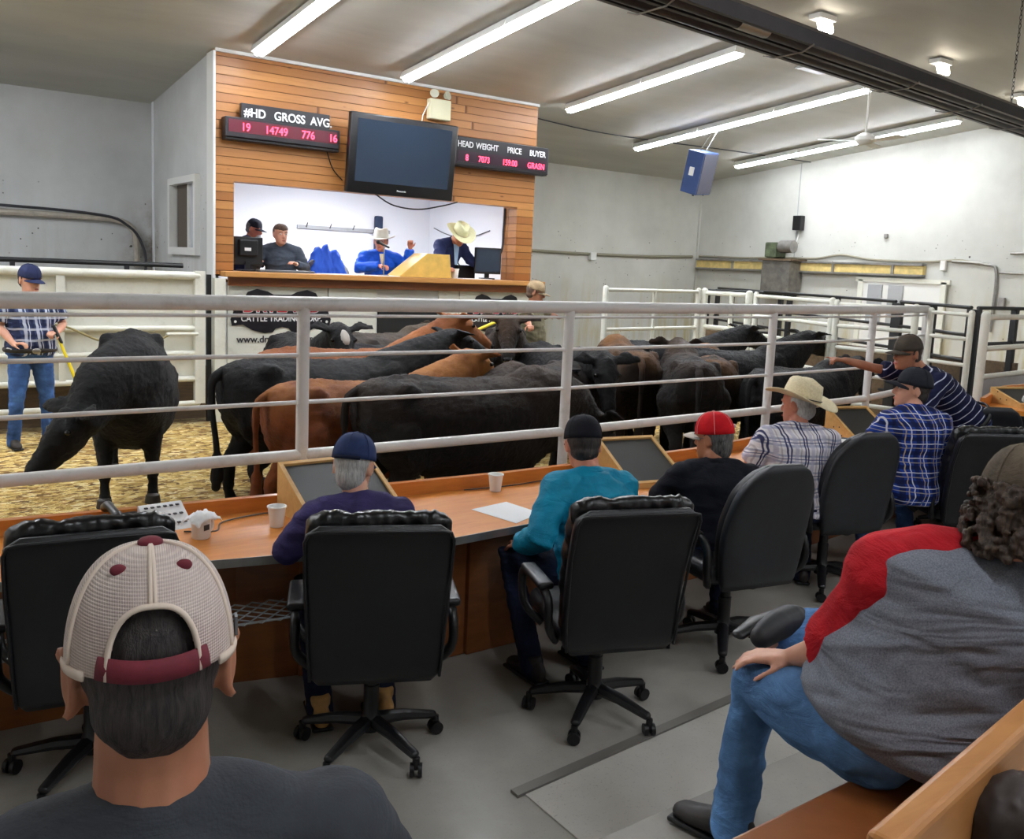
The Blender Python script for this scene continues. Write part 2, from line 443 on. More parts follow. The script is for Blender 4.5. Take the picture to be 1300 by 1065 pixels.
# booth front: plank wall round the opening x 3.70..8.05, z 1.96..3.06
b = MB(); T = 0.22; yc = BY+T/2; zt = zc(BY)+0.02
b.box(((BX0+3.70)/2, yc, (1.9+zt)/2), (3.70-BX0, T, zt-1.9)); b.box(((8.05+BX1)/2, yc, (1.9+zt)/2), (BX1-8.05, T, zt-1.9))
b.box(((3.70+8.05)/2, yc, (3.06+zt)/2), (8.05-3.70, T, zt-3.06))
struct(b.build('wall_booth_front', M['planks']))
struct(MB().box(((BX0+BX1)/2, BY+0.1, 0.95), (BX1-BX0, 0.18, 1.7)).build('wall_booth_base', M['white_trim']))
struct(MB().box((BX0-0.012, BY+0.10, 2.35), (0.03, 0.26, 4.48)).build('trim_3', M['white_trim']))
q = MB(); q.box(((BX0+BX1)/2, BY-0.02, zt-0.03), (BX1-BX0, 0.04, 0.05)); struct(q.build('trim_4', M['white_trim']))
struct(MB().box((8.10, BY+0.30, 2.5), (0.10, 0.14, 1.14)).build('trim_5', M['planks']))
# booth interior
struct(MB().box((5.9, 14.35, 2.3), (4.9, 0.1, 4.6)).build('wall_booth_inner', M['booth_white']))
struct(MB().box((5.9, 12.9, 3.32), (4.86, 2.9, 0.06)).build('ceiling_booth', M['booth_white']))
struct(MB().box((5.9, 12.9, 1.02), (4.86, 2.9, 0.10)).build('floor_booth', M['floor']))
struct(MB().box((8.24, 12.9, 2.2), (0.06, 2.9, 2.4)).build('wall_booth_inner_right', M['booth_white']))
# white base cladding of the booth with seams
for i, (a, bb) in enumerate([(3.62, 4.96), (4.98, 5.70), (6.70, 7.04), (7.06, 8.34)]):
    p = MB().box(((a+bb)/2, BY-0.015, 0.93), (bb-a, 0.03, 1.66)).build('cladding_panel', M['fence_white'])
    tag(p, ['white booth base panel behind the left black company logo', 'white booth base panel just left of the black door',
            'narrow white booth base panel just right of the black door', 'white booth base panel behind the right black company logo'][i], 'panel')
bd = empty('booth_door', (6.2, BY-0.02, 0.1), 0, 'black door in the white booth base behind the red cattle', 'door')
MB().box((0, 0, 0.70), (0.94, 0.05, 1.40)).build('door_leaf', M['dark_void'], bd)
MB().rbox((0.36, -0.045, 0.75), (0.05, 0.05, 0.12), 0.01).build('handle', M['chrome'], bd)
# ledge of the booth window
L = empty('booth_ledge', (0, 0, 0), 0, 'pine ledge running below the auction booth opening', 'ledge')
MB().rbox((6.02, 11.52, 1.91), (4.98, 0.72, 0.07), 0.01).build('ledge_board', M['ledge'], L)
MB().box((5.98, BY-0.08, 1.82), (4.75, 0.04, 0.11)).build('ledge_apron', M['desk_panel'], L)
MB().box((5.9, 12.1, 1.80), (4.6, 0.5, 0.05)).build('inner_desk', M['ledge'], L)
# sliding window in the booth side wall (x = 3.46)
wn = MB()
yc0, z0_, z1_ = 12.62, 2.17, 3.11
for (dy, dz, sy_, sz_) in ((-0.62, 0, 0.09, 1.04), (0.62, 0, 0.09, 1.04), (0, 0.475, 1.15, 0.09), (0, -0.47, 1.15, 0.10)):
    wn.box((BX0-0.02, yc0+dy, 2.64+dz), (0.10, sy_, sz_))
wo = struct(wn.build('window_1', M['white_trim']))
MB().box((BX0+0.03, 12.55, 2.64), (0.05, 0.06, 0.94)).build('window_mullion', M['white_trim'], wo)
MB().box((BX0+0.05, 12.90, 2.64), (0.012, 0.62, 0.92)).build('pane', plain('brown_screen_mesh', (96,88,78), 0.8), wo)
MB().box((BX0+0.05, 12.30, 2.64), (0.012, 0.48, 0.92)).build('pane', plain('pale_window_glass', (200,206,212), 0.1), wo)
# door of the right wall
d = MB(); d.box((XR-0.03, 9.63, 1.1), (0.06, 1.62, 2.2)); do = struct(d.build('door_1', M['white_plastic']))
for (yy) in (10.47, 8.79): MB().box((XR-0.07, yy, 1.1), (0.05, 0.1, 2.24)).build('door_frame', M['fence_white'], do)
MB().box((XR-0.07, 9.63, 2.22), (0.05, 1.9, 0.08)).build('door_frame', M['fence_white'], do)
for yy in (10.15, 9.72): MB().box((XR-0.075, yy, 1.75), (0.03, 0.30, 0.75)).build('door_window', M['sheet'], do)
# seams on the right wall and the back wall
struct(MB().box((XR-0.005, 12.15, 3.6), (0.01, 0.015, 2.6)).build('trim_6', M['sheet']))
struct(MB().box((XR-0.02, YF-0.02, 2.2), (0.05, 0.05, 4.3)).build('trim_7', M['wall_warm']))

# ------------------------------------------------------------------ ceiling lights
def strip_row(X, ya, yb, nseg, label):
    sl = -0.09333
    root = empty('strip_light', (X, (ya+yb)/2, zc((ya+yb)/2)-0.02), 0, label, 'light', 'fluorescent strip lights on the ceiling')
    root.rotation_euler = (math.atan(sl), 0, 0)
    n = nseg; Ls = abs(ya-yb)/n
    for k in range(n):
        yy = -abs(ya-yb)/2 + Ls*(k+0.5)
        h = MB().prism([(-0.07, 0), (0.07, 0), (0.10, -0.085), (-0.10, -0.085)], yy-Ls/2+0.01, yy+Ls/2-0.01, 'y').build('housing', M['white_plastic'], root)
        for sx in (-1, 1):
            MB().tube([(sx*0.030, yy-Ls/2+0.02, -0.098), (sx*0.030, yy+Ls/2-0.02, -0.098)], 0.028, 8).build('tube', M['tube'], root)
    return root
for X, ya, yb, n, lb in [
    (3.85, 10.95, 6.1, 2, 'lit fluorescent strip at the far left, over the left end of the plank wall'),
    (5.85, 10.95, 6.1, 2, 'lit fluorescent strip over the wall television'),
    (8.70, 11.05, 7.72, 2, 'lit fluorescent strip just right of the plank wall, tipped by the heater'),
    (11.50, 12.56, 7.8, 3, 'lit fluorescent strip above the hanging blue loudspeaker'),
    (14.45, 12.74, 8.1, 3, 'lit fluorescent strip behind the ceiling fan, nearest the right wall')]:
    strip_row(X, ya, yb, n, lb)
for X, ya, yb in [(-2.6, 12.5, 7.0), (-0.3, 12.0, 6.5)]:
    strip_row(X, ya, yb, 2, 'fluorescent strip over the left end of the ring')
for X, ya, yb in [(1.5, 0.8, -3.0), (6.0, 1.0, -2.8), (11.0, 1.0, -2.8)]:  # unseen strips added over the seating to light the camera end
    strip_row(X, ya, yb, 2, 'unseen fluorescent strip added above the raised seating')
# booth light
bl = empty('booth_light', (5.9, 12.75, 3.27), 0, 'fluorescent light inside the auction booth', 'light')
MB().box((0, 0, 0), (2.4, 0.22, 0.03)).build('housing', M['white_plastic'], bl)
MB().box((0, 0, -0.03), (2.3, 0.18, 0.02)).build('diffuser', NT('lit_booth_diffuser', (255,255,255)).emit((245,248,255), 52.0).m, bl)
# compact-bulb fixtures beyond the heater
for X, Y, lb in [(8.67, 6.55, 'small three-bulb ceiling light behind the heater, nearest the picture top'),
                 (11.35, 6.70, 'small three-bulb ceiling light between the heater and the hanging chain'),
                 (14.0, 6.95, 'small three-bulb ceiling light at the right picture edge behind the heater')]:
    t = empty('bulb_fixture', (X, Y, zc(Y)-0.01), 0, lb, 'light', 'compact bulb ceiling lights')
    MB().rbox((0, 0, -0.03), (0.30, 0.16, 0.06), 0.01).build('housing', M['white_plastic'], t)
    for k in (-1, 0, 1):
        MB().tube([(k*0.09, -0.02, -0.06), (k*0.09, -0.05, -0.16)], 0.032, 10, True).build('bulb', M['bulb'], t)

# ------------------------------------------------------------------ radiant tube heater
hx0, hx1 = 2.6, 13.2
def hp(x, off, z): return (x, 4.66+0.088*(x-4.8)+off, z)
ht = empty('radiant_heater', (0,0,0), 0, 'long dark radiant tube heater hanging diagonally across the ceiling', 'heater')
hz = 4.0
dk = plain('dark_heater_steel', (46,40,42), 0.42, 0.4, var=0.15, vs=6)
for off in (0.105, -0.105):
    # folded reflector hood
    prof = [(-0.085, -0.05), (-0.05, 0.05), (0.05, 0.05), (0.085, -0.05)]
    m = MB(); r1 = [Vector(hp(hx0, off+a, hz+0.03+b_)) for a, b_ in prof]; r2 = [Vector(hp(hx1, off+a, hz+0.03+b_)) for a, b_ in prof]
    t1 = [v+Vector((0,0,0.006)) for v in r1]; t2 = [v+Vector((0,0,0.006)) for v in r2]
    ra = r1+list(reversed(t1)); rb = r2+list(reversed(t2)); m.rings([ra, rb])
    m.build('reflector', plain('reflector_sheet', (120,112,108), 0.4, 0.5), ht)
    MB().tube([hp(hx0, off, hz-0.03), hp(hx1, off, hz-0.03)], 0.055, 16).build('heater_tube', dk, ht, smooth=True)
for off in (0.205, -0.205, 0.0):
    MB().box(hp((hx0+hx1)/2, off, hz-0.02), (hx1-hx0, 0.04, 0.10), Matrix.Rotation(math.atan(0.088), 3, 'Z')).build('side_rail', dk, ht)
MB().tube([hp(5.1, -0.105, hz-0.03), hp(5.45, -0.105, hz-0.03)], 0.060, 16).build('tube_coupling', M['chrome'], ht, smooth=True)
for x in (4.3, 5.9, 7.6, 8.9, 10.2, 11.6):
    MB().tube([hp(x, 0.24, hz-0.08), hp(x, 0.14, hz-0.11), hp(x, -0.14, hz-0.11), hp(x, -0.24, hz-0.07)], 0.007, 6).build('hanger', M['galv'], ht)
for x, off in ((9.9, -0.1), (4.6, 0.1), (12.5, 0.1)):
    m = MB(); p = Vector(hp(x, off, hz+0.1)); top = zc(p.y)
    k = 0; z = p.z
    while z < top:
        R = Matrix.Rotation(PI/2*(k % 2), 3, 'Z')
        m.tube([p+Vector((0,0,z-p.z))+R @ Vector((0.012*math.cos(a), 0, 0.028*math.sin(a)+0.02)) for a in [2*PI*i/8 for i in range(9)]], 0.0035, 5)
        z += 0.045; k += 1
    m.build('chain', M['black_steel'], ht)
# ------------------------------------------------------------------ ring railing in front of the buyers
RAIL = [(-2.6, 4.97), (-0.2, 4.97), (2.03, 4.97), (4.02, 4.97), (6.42, 5.10), (8.15, 5.25), (9.77, 5.63)]
rl = empty('ring_railing', (0,0,0), 0, 'white pipe railing between the buyers desk and the cattle ring', 'railing')
def rail_at(z, r, name, n=14):
    MB().tube([(x, y, z) for x, y in RAIL], r, n, True).build(name, M['pipe'], rl, smooth=True)
rail_at(1.885, 0.043, 'top_rail', 18); rail_at(1.815, 0.010, 'thin_rail', 8)
rail_at(1.585, 0.013, 'thin_rail', 10); rail_at(1.305, 0.013, 'thin_rail', 10); rail_at(0.99, 0.034, 'lower_rail', 16)
rail_at(0.55, 0.034, 'lower_rail', 12)
for x, y in RAIL[1:]:
    MB().tube([(x, y, 0.08), (x, y, 1.86)], 0.037, 16).build('post', M['pipe'], rl, smooth=True)

def pipe_gate(name, A, B, rails, verts, r, label, cat='gate', group=None, z0=0.12, mat='fence_white', posts=True, prof='pipe'):
    A = Vector((*A, 0)); B = Vector((*B, 0)); root = empty(name, A, 0, label, cat, group); D = B-A
    for z in rails:
        MB().tube([Vector((0,0,z)), D+Vector((0,0,z))], r, 10, True).build('rail', M[mat], root, smooth=True)
    for t in verts:
        p = D*t; MB().tube([p+Vector((0,0,min(rails))), p+Vector((0,0,max(rails)))], r*0.95, 10).build('upright', M[mat], root, smooth=True)
    if posts:
        for t in (0, 1):
            p = D*t; MB().tube([p+Vector((0,0,z0)), p+Vector((0,0,max(rails)+0.02))], r*1.5, 12, True).build('post', M[mat], root, smooth=True)
    return root
# left steel plate fence
lf = empty('steel_plate_fence', (0, 11.0, 0.1), 0, 'white steel plate fence behind the man with the yellow paddle', 'fence')
MB().box((0.1, 0.05, 1.16), (6.1, 0.02, 1.28)).build('plate', M['fence_white'], lf)
for z, r in ((1.78, 0.05), (1.15, 0.035), (0.85, 0.035), (0.54, 0.035), (0.24, 0.035)):
    MB().tube([(-2.95, 0, z), (3.15, 0, z)], r, 10, True).build('rail', M['fence_white'], lf, smooth=True)
for x in (-1.2, 0.5, 1.66):
    MB().box((x, 0.0, 1.47), (0.09, 0.06, 0.60)).build('brace', M['fence_white'], lf)
for x in (-0.3, 1.66, 2.4):
    MB().box((x, 0.0, 0.98), (0.06, 0.05, 0.28)).build('brace', M['fence_white'], lf)
for x in (1.66, 0.5): MB().box((x, 0.0, 0.70), (0.07, 0.05, 0.28)).build('brace', M['fence_white'], lf)
MB().box((3.17, 0, 1.04), (0.12, 0.08, 1.60)).build('end_post', M['fence_white'], lf)
lp = MB().box((3.40, 10.98, 0.93), (0.13, 0.10, 1.86)).build('gate_post', M['fence_white']); tag(lp, 'scuffed white square post at the left corner of the booth', 'post')
bp = MB().box((3.30, 11.06, 0.95), (0.05, 0.05, 1.9)).build('latch_post', M['black_steel']); tag(bp, 'dark steel latch post beside the white plate fence end', 'post')
db = MB().box((0.4, 11.35, 0.42), (6.0, 0.10, 0.66)).build('base_board', M['pallet']); tag(db, 'dark board in the gap low behind the white plate fence', 'board')  # dark board fills the gap below the plates
# slack rope with a rod latch on the plate fence
rp = MB().tube(spline([(1.60, 10.93, 1.30), (1.75, 10.90, 1.26), (2.05, 10.88, 1.12), (2.42, 10.88, 1.06), (2.66, 10.90, 1.12), (2.80, 10.92, 1.18)]), 0.012, 8, True).build('rope', plain('dirty_rope', (150,140,96), 0.9), smooth=True)
tag(rp, 'slack yellowish rope hanging on the white plate fence', 'rope')
rd = MB().tube([(2.78, 10.92, 1.19), (3.12, 10.92, 1.19)], 0.02, 8, True).build('latch_rod', M['fence_white'], smooth=True); tag(rd, 'short white latch rod at the right end of the slack rope', 'latch')
# black rail behind
br = empty('black_rail', (0, 11.45, 0), 0, 'black pipe rail just above the white plate fence', 'rail')
MB().tube([(-3.0, 0, 1.99), (3.1, 0, 1.99)], 0.03, 10).build('rail', M['black_steel'], br)
for x in (-1.0, 1.25, 2.45): MB().box((x, 0, 1.05), (0.05, 0.05, 1.9)).build('post', M['black_steel'], br)

# white pens at the back and right of the ring
pipe_gate('pen_gate', (7.87, 9.0), (9.95, 9.30), (1.91, 1.38, 0.85, 0.35), (0.5,), 0.026, 'open white pipe gate just right of the man in the olive shirt', posts=True)
pipe_gate('pen_gate', (10.06, 9.28), (10.13, 8.50), (1.90, 1.40, 0.9, 0.4), (0.0, 0.62,), 0.035, 'short white gate panel between the two long white pen gates', posts=True)
pipe_gate('pen_gate', (10.16, 8.40), (9.52, 6.70), (1.90, 1.62, 1.36, 1.05, 0.7, 0.35), (), 0.026, 'long white pen panel behind the right-hand cattle', posts=True)
pipe_gate('pen_gate', (9.50, 6.62), (9.70, 5.72), (1.88, 1.62, 1.36, 1.05, 0.7, 0.35), (), 0.026, 'white pen panel meeting the right corner of the railing', posts=True)
mg = pipe_gate('man_gate', (9.62, 5.49), (9.50, 4.97), (1.86, 1.60, 1.32, 0.98, 0.5), (), 0.022, 'narrow white gate between two posts behind the pointing man')
mb = MB().box((-0.06, -0.26, 0.62), (0.03, 0.44, 1.0)).build('dark_board', M['pallet'], mg)
fp = pipe_gate('side_fence', (9.40, 4.77), (10.9, 4.93), (1.85, 1.52, 1.22), (), 0.03, 'white fence with grey sheet panel at the right picture edge', 'fence')
MB().box((0.75, 0.08, 0.66), (1.5, 0.02, 1.12), Matrix.Rotation(math.atan2(0.16, 1.5), 3, 'Z')).build('sheet_panel', M['sheet'], fp)
# black pens behind the ring
def black_pen(A, B, zs, nposts, label):
    A = Vector((*A, 0)); B = Vector((*B, 0)); D = B-A; root = empty('black_pen_fence', A, 0, label, 'fence', 'black steel pen fences beyond the ring')
    for z in zs: MB().tube([Vector((0,0,z)), D+Vector((0,0,z))], 0.022, 8).build('rail', M['black_steel'], root)
    for i in range(nposts):
        p = D*(i/(nposts-1)); MB().box(p+Vector((0,0,0.98)), (0.07, 0.07, 1.84)).build('post', M['black_steel'], root)
black_pen((13.6, 12.2), (11.2, 6.9), (1.92, 1.6, 1.3, 1.0, 0.7), 5, 'black steel pen fence running behind the long white pen panel')
black_pen((11.15, 6.8), (10.3, 5.4), (1.92, 1.6, 1.3, 1.0, 0.7), 3, 'black steel pen fence seen through the narrow white gate')
black_pen((10.35, 5.35), (12.2, 5.4), (1.92, 1.5, 1.1, 0.7), 3, 'black steel pen fence seen above the grey sheet panel')
black_pen((12.0, 11.0), (13.0, 10.2), (1.90, 1.2, 0.7), 4, 'black steel pen fence seen through the short white gate panel')
bb = MB().box((11.3, 7.9, 0.68), (0.08, 5.2, 1.16)).build('pen_board', M['pallet']); tag(bb, 'brown board at the foot of the pens by the cow with the yellow ear tag', 'board')

# ------------------------------------------------------------------ buyers desk
BACK = [(-2.6, 4.88), (0.46, 4.86), (1.7, 4.76), (3.3, 4.67), (4.4, 4.69), (5.1, 4.72), (6.0, 4.86), (7.6, 4.98), (9.2, 5.28)]
FRONT = [(-2.6, 4.26), (0.4, 4.14), (1.23, 4.01), (1.55, 3.94), (2.35, 3.80), (3.0, 3.84), (4.2, 3.88), (5.1, 3.93), (6.2, 4.06), (7.8, 4.22), (9.2, 4.45)]
def offs(path, d): return [(x, y+d) for x, y in path]
dk_ = empty('buyers_desk', (0,0,0), 0, 'long curved orange wooden desk running in front of the seated buyers', 'desk')
MB().prism(FRONT+list(reversed(offs(BACK, -0.045))), 0.715, 0.75, 'z').build('worktop', M['desk'], dk_)
def strip(path, d0, d1, z0, z1, name, mat):
    m = MB()
    for (a, b_) in zip(path[:-1], path[1:]):
        m.prism([(a[0], a[1]+d0), (b_[0], b_[1]+d0), (b_[0], b_[1]+d1), (a[0], a[1]+d1)], z0, z1, 'z')
    return m.build(name, mat, dk_)
strip(BACK, -0.045, 0.0, 0.715, 0.83, 'back_lip', M['desk_lip'])
strip(FRONT, -0.006, 0.0, 0.712, 0.754, 'edge_strip', M['galv'])
PAN = [(-2.6, 4.50), (1.41, 4.28), (1.76, 4.19)]; PAN2 = [(2.18, 3.98), (3.02, 3.98)]; PAN3 = [(3.35, 4.2), (5.0, 4.25), (6.2, 4.35), (9.2, 4.7)]
strip(PAN, 0, 0.03, 0.0, 0.715, 'front_panel', M['desk_panel']); strip(PAN3, 0, 0.03, 0.0, 0.715, 'front_panel', M['desk_panel'])
m = MB(); m.box((2.38, 4.02, 0.36), (0.42, 0.06, 0.71)); m.build('cabinet_front', M['desk_panel'], dk_)
m = MB(); m.box((2.80, 4.00, 0.36), (0.40, 0.06, 0.71)); m.build('cabinet_front', M['desk_panel'], dk_)
MB().box((1.95, 4.12, 0.36), (0.50, 0.03, 0.71), Matrix.Rotation(-0.3, 3, 'Z')).build('side_panel', M['desk_panel'], dk_)
MB().box((3.18, 4.12, 0.36), (0.36, 0.03, 0.71), Matrix.Rotation(0.5, 3, 'Z')).build('side_panel', M['desk_panel'], dk_)
def mesh_shelf(x0, x1, y0f, y1, z, nm='wire_shelf'):
    m = MB(); cx_ = 0.085; cyy = 0.040
    nx = int((x1-x0)/cx_); 
    ny = int((y1-y0f)/cyy)
    for j in range(ny):
        pts = []
        for i in range(2*nx+1):
            x = x0+i*cx_/2; y = y0f + j*cyy + (cyy*0.5 if (i+j) % 2 else -cyy*0.5)*0.92 + (x0-x)*0.10
            pts.append((x, y, z))
        m.tube(pts, 0.0042, 4)
    m.tube([(x0, y0f, z), (x1, y0f-0.10*(x1-x0), z)], 0.006, 6)
    o = m.build(nm, M['sheet'], dk_); return o
mesh_shelf(-0.6, 1.72, 4.20, 4.5, 0.42); mesh_shelf(2.95, 3.9, 4.02, 4.25, 0.45)
# raised counter of the next tier at the right
rc = empty('side_counter', (0,0,0), 0, 'orange wooden counter corner at the right picture edge', 'desk')
poly = [(8.05, 4.0), (9.3, 4.42), (12.0, 4.45), (8.6, 2.35), (7.2, 2.3), (8.2, 3.3)]
MB().prism(poly, 1.06, 1.10, 'z').build('worktop', M['desk'], rc)
m = MB()
for a, b_ in (((8.03, 4.02), (9.3, 4.45)), ((9.3, 4.45), (12.0, 4.48))): m.box(((a[0]+b_[0])/2, (a[1]+b_[1])/2, 1.13), (math.hypot(b_[0]-a[0], b_[1]-a[1]), 0.04, 0.10), Matrix.Rotation(math.atan2(b_[1]-a[1], b_[0]-a[0]), 3, 'Z'))
m.build('back_lip', M['desk_lip'], rc)
MB().prism([(x*0.985+0.1, y*0.985+0.05) for x, y in poly], 0.0, 1.06, 'z').build('front_panel', M['black_plastic'], rc)

# ------------------------------------------------------------------ office chairs
def super_ring(cx_, cy_, z, a, b, n=28, e=0.35):
    out = []
    for i in range(n):
        t = 2*PI*i/n; c_, s_ = math.cos(t), math.sin(t)
        out.append(Vector((cx_+a*math.copysign(abs(c_)**e, c_), cy_+b*math.copysign(abs(s_)**e, s_), z)))
    return out
def back_mesh(hw, th, y_off, z0, z1, oval=False, lean=0.17, puff=0.0, pads=0):
    rs = []; N = 18
    for k in range(N+1):
        t = k/N; z = z0+(z1-z0)*t
        edge = min(1, (1-(1-min(1, t/0.06))**2)**0.5 if t < 0.06 else 1)
        top = 1.0
        if oval:
            if t > 0.72: top = math.sqrt(max(0.0, 1-((t-0.72)/0.285)**2*0.86))
            w = hw*(0.86+0.14*math.sin(PI*min(1, t*1.15)))*top
        else:
            if t > 0.92: top = math.sqrt(max(0.0, 1-((t-0.92)/0.085)**2*0.40))
            w = hw*(0.93+0.07*t)*top
            if t < 0.10: w *= math.sqrt(1-((0.10-t)/0.105)**2*0.30)
        thk = th*(0.35+0.65*math.sqrt(max(0, 1-((t-0.5)/0.5)**8)))
        y = y_off - lean*t + 0.05*math.sin(PI*t*0.9)
        pf = 1+puff*(0.35*abs(math.sin(PI*t*pads)) if pads else 0)
        rs.append(super_ring(0, y, z, w, thk*pf, 32, 0.30 if not oval else 0.45))
    return MB().rings(rs)
def make_chair(kind):
    root = empty('office_chair', (0,0,0))
    pad = kind == 'padded'
    base = MB(); base.lathe([(0.0, 0.09), (0.045, 0.09), (0.05, 0.15), (0.034, 0.17), (0.034, 0.30), (0.028, 0.30), (0.028, 0.44), (0.0, 0.44)], 16).build('gas_column', M['black_plastic'], root, smooth=True)
    for k in range(5):
        a = 2*PI*k/5+0.3; R = Matrix.Rotation(a, 3, 'Z')
        m = MB(); pts = [R @ Vector(p) for p in ((0.03, 0, 0.135), (0.15, 0, 0.125), (0.30, 0, 0.095))]
        m.tube(pts, [0.034, 0.030, 0.024], 8, True, ry=[0.030, 0.026, 0.018]); lg = m.build('leg', M['black_plastic'], root, smooth=True)
        c_ = R @ Vector((0.315, 0, 0.032)); ax = (R @ Matrix.Rotation(0.6*k, 3, 'Z')) @ Vector((0, 1, 0))
        w = MB()
        for s_ in (-1, 1):
            w.tube([c_+ax*(s_*0.008), c_+ax*(s_*0.026)], 0.030, 14)
        w.tube([c_+Vector((0,0,0.005)), c_+Vector((0,0,0.055))], 0.016, 8)
        w.build('caster', M['black_plastic'], lg, smooth=True)
    seat = MB().rbox((0, 0.06, 0.50), (0.53, 0.52, 0.11), 0.05, seg=4)
    seat.build('seat', M['leather'], root, smooth=True)
    MB().rbox((0, 0.02, 0.435), (0.22, 0.30, 0.035), 0.01).build('seat_plate', M['black_plastic'], root)
    MB().tube(spline([(0, -0.05, 0.43), (0, -0.22, 0.43), (0, -0.27, 0.52), (0, -0.27, 0.60)], 4), 0.03, 8, ry=0.012).build('back_bracket', M['black_plastic'], root, smooth=True)
    if pad:
        back_mesh(0.292, 0.034, -0.255, 0.43, 1.14).build('backrest', M['leather'], root, smooth='all')
        c_ = back_mesh(0.282, 0.050, -0.185, 0.50, 1.175, puff=0.5, pads=4)
        fuse(c_, 'cushion', M['wrinkled'], root, 0.011, 3, folds(0.012, (22, 10, 9), 3.0))
        # piping round the shell
        pts = []
        for z, w in ((0.46, 0.262), (0.60, 0.272), (0.9, 0.285), (1.08, 0.286), (1.115, 0.272), (1.122, 0.24), (1.124, 0), (1.122, -0.24), (1.115, -0.272), (1.08, -0.286), (0.9, -0.285), (0.60, -0.272), (0.46, -0.262)):
            t = (z-0.43)/0.71; pts.append((w, -0.288-0.17*t+0.05*math.sin(PI*t*0.9), z))
        MB().tube(pts, 0.007, 6).build('piping', M['leather'], root, smooth='all')
    else:
        back_mesh(0.262, 0.040, -0.245, 0.44, 1.13, oval=True).build('backrest', M['chair_grey'], root, smooth='all')
        back_mesh(0.250, 0.045, -0.20, 0.48, 1.12, oval=True, puff=0.3, pads=3).build('cushion', M['leather'], root, smooth='all')
    for s_ in (-1, 1):
        if pad:
            pts = spline([(s_*0.25, 0.10, 0.44), (s_*0.325, 0.15, 0.52), (s_*0.335, 0.19, 0.64), (s_*0.33, 0.14, 0.70), (s_*0.325, -0.05, 0.705), (s_*0.325, -0.19, 0.67), (s_*0.32, -0.20, 0.55), (s_*0.26, -0.12, 0.45)], 5)
        else:
            pts = spline([(s_*0.25, 0.12, 0.45), (s_*0.31, 0.20, 0.50), (s_*0.315, 0.24, 0.62), (s_*0.31, 0.22, 0.69), (s_*0.31, 0.0, 0.70), (s_*0.31, -0.20, 0.69), (s_*0.31, -0.23, 0.55), (s_*0.25, -0.16, 0.45)], 5)
        ar = MB().tube(pts, 0.020, 8, ry=0.026).build('armrest', M['black_plastic'], root, smooth='all')
        MB().rbox((s_*0.325, -0.01, 0.722), (0.075, 0.30, 0.035), 0.015, seg=3).build('arm_pad', M['leather'], ar, smooth=True)
    return root
ch_a = make_chair('padded'); ch_b = make_chair('oval')
CH = [
 ('a', 0.66, 3.80, -0.14, 'empty black leather office chair behind the bidder in the mesh cap'),
 ('a', 1.72, 3.38, -0.42, 'black leather office chair of the man in navy cap, nearest the picture centre'),
 ('a', 2.79, 3.11, -0.34, 'black leather office chair to the right of the man in teal shirt'),
 ('b', 3.95, 3.32, -0.20, 'dark oval-backed office chair behind the man in the red cap'),
 ('b', 5.40, 3.70, -0.28, 'dark oval-backed office chair behind the man in the straw cowboy hat'),
 ('a', 6.60, 3.42, -0.50, 'black leather office chair of the young man in blue plaid'),
 ('b', 7.72, 3.95, -0.60, 'dark oval-backed office chair below the pointing man, farthest right'),
]
ua = ub = False
for k, x, y, rz, lb in CH:
    src = ch_a if k == 'a' else ch_b
    first = (k == 'a' and not ua) or (k == 'b' and not ub)
    o = src if first else copy_tree(src)
    if k == 'a': ua = True
    else: ub = True
    o.location = (x, y, 0); o.rotation_euler = (0, 0, rz); o.scale = (1.0, 1.0, 1.0) if k == 'a' else (1.06, 1.06, 1.05); tag(o, lb, 'chair', 'office chairs along the buyers desk')
# ------------------------------------------------------------------ signs, screens and wall items
Y0 = BY
sg = empty('scoreboard', (4.35, Y0-0.085, 3.80), 0, 'black scoreboard with #HD GROSS AVG. headings left of the television', 'sign')
MB().rbox((-0.06, 0, -0.10), (1.50, 0.16, 0.24), 0.01).build('led_box', M['sign_black'], sg)
MB().box((-0.06, -0.083, -0.085), (1.42, 0.006, 0.15)).build('led_window', M['led_glow'], sg)
MB().rbox((-0.05, 0.02, -0.235), (1.50, 0.14, 0.04), 0.01).build('sill', M['sign_black'], sg)
MB().rbox((-0.03, -0.03, 0.10), (1.16, 0.08, 0.20), 0.006).build('heading_board', M['sign_black'], sg)
for s_, x in (('#HD', -0.58), ('GROSS', -0.20), ('AVG.', 0.28)):
    text(s_, 'lettering', M['sign_white'], sg, (x, -0.075, 0.045), 0.145, sx=0.92, bold=0.003)
for s_, x in (('19', -0.62), ('14749', -0.32), ('776', 0.16), ('16', 0.53)):
    text(s_, 'digits', M['led_red'], sg, (x, -0.09, -0.135), 0.135, sx=0.88)
s2 = empty('scoreboard', (7.64, Y0-0.085, 3.77), 0, 'black scoreboard with HEAD WEIGHT PRICE BUYER headings right of the television', 'sign')
MB().rbox((0, 0, 0), (1.68, 0.16, 0.40), 0.01).build('case', M['sign_black'], s2)
MB().rbox((0, -0.01, -0.20), (1.66, 0.12, 0.035), 0.008).build('sill', M['sign_black'], s2)
MB().box((0, -0.083, -0.075), (1.58, 0.006, 0.15)).build('led_window', plain('dark_led_window', (46,14,36), 0.3), s2)
for s_, x in (('HEAD', -0.80), ('WEIGHT', -0.49), ('PRICE', 0.06), ('BUYER', 0.47)):
    text(s_, 'lettering', M['sign_white'], s2, (x, -0.09, 0.055), 0.118, sx=0.86, bold=0.002)
for s_, x in (('8', -0.66), ('7073', -0.44), ('159.00', -0.02), ('GRASN', 0.44)):
    text(s_, 'digits', M['led_red'], s2, (x, -0.092, -0.13), 0.12, sx=0.82)
tv = empty('television', (5.90, Y0-0.30, 3.55), 0, 'large flat television hung over the auction booth opening', 'television')
tv.rotation_euler = (math.radians(6), 0, 0)
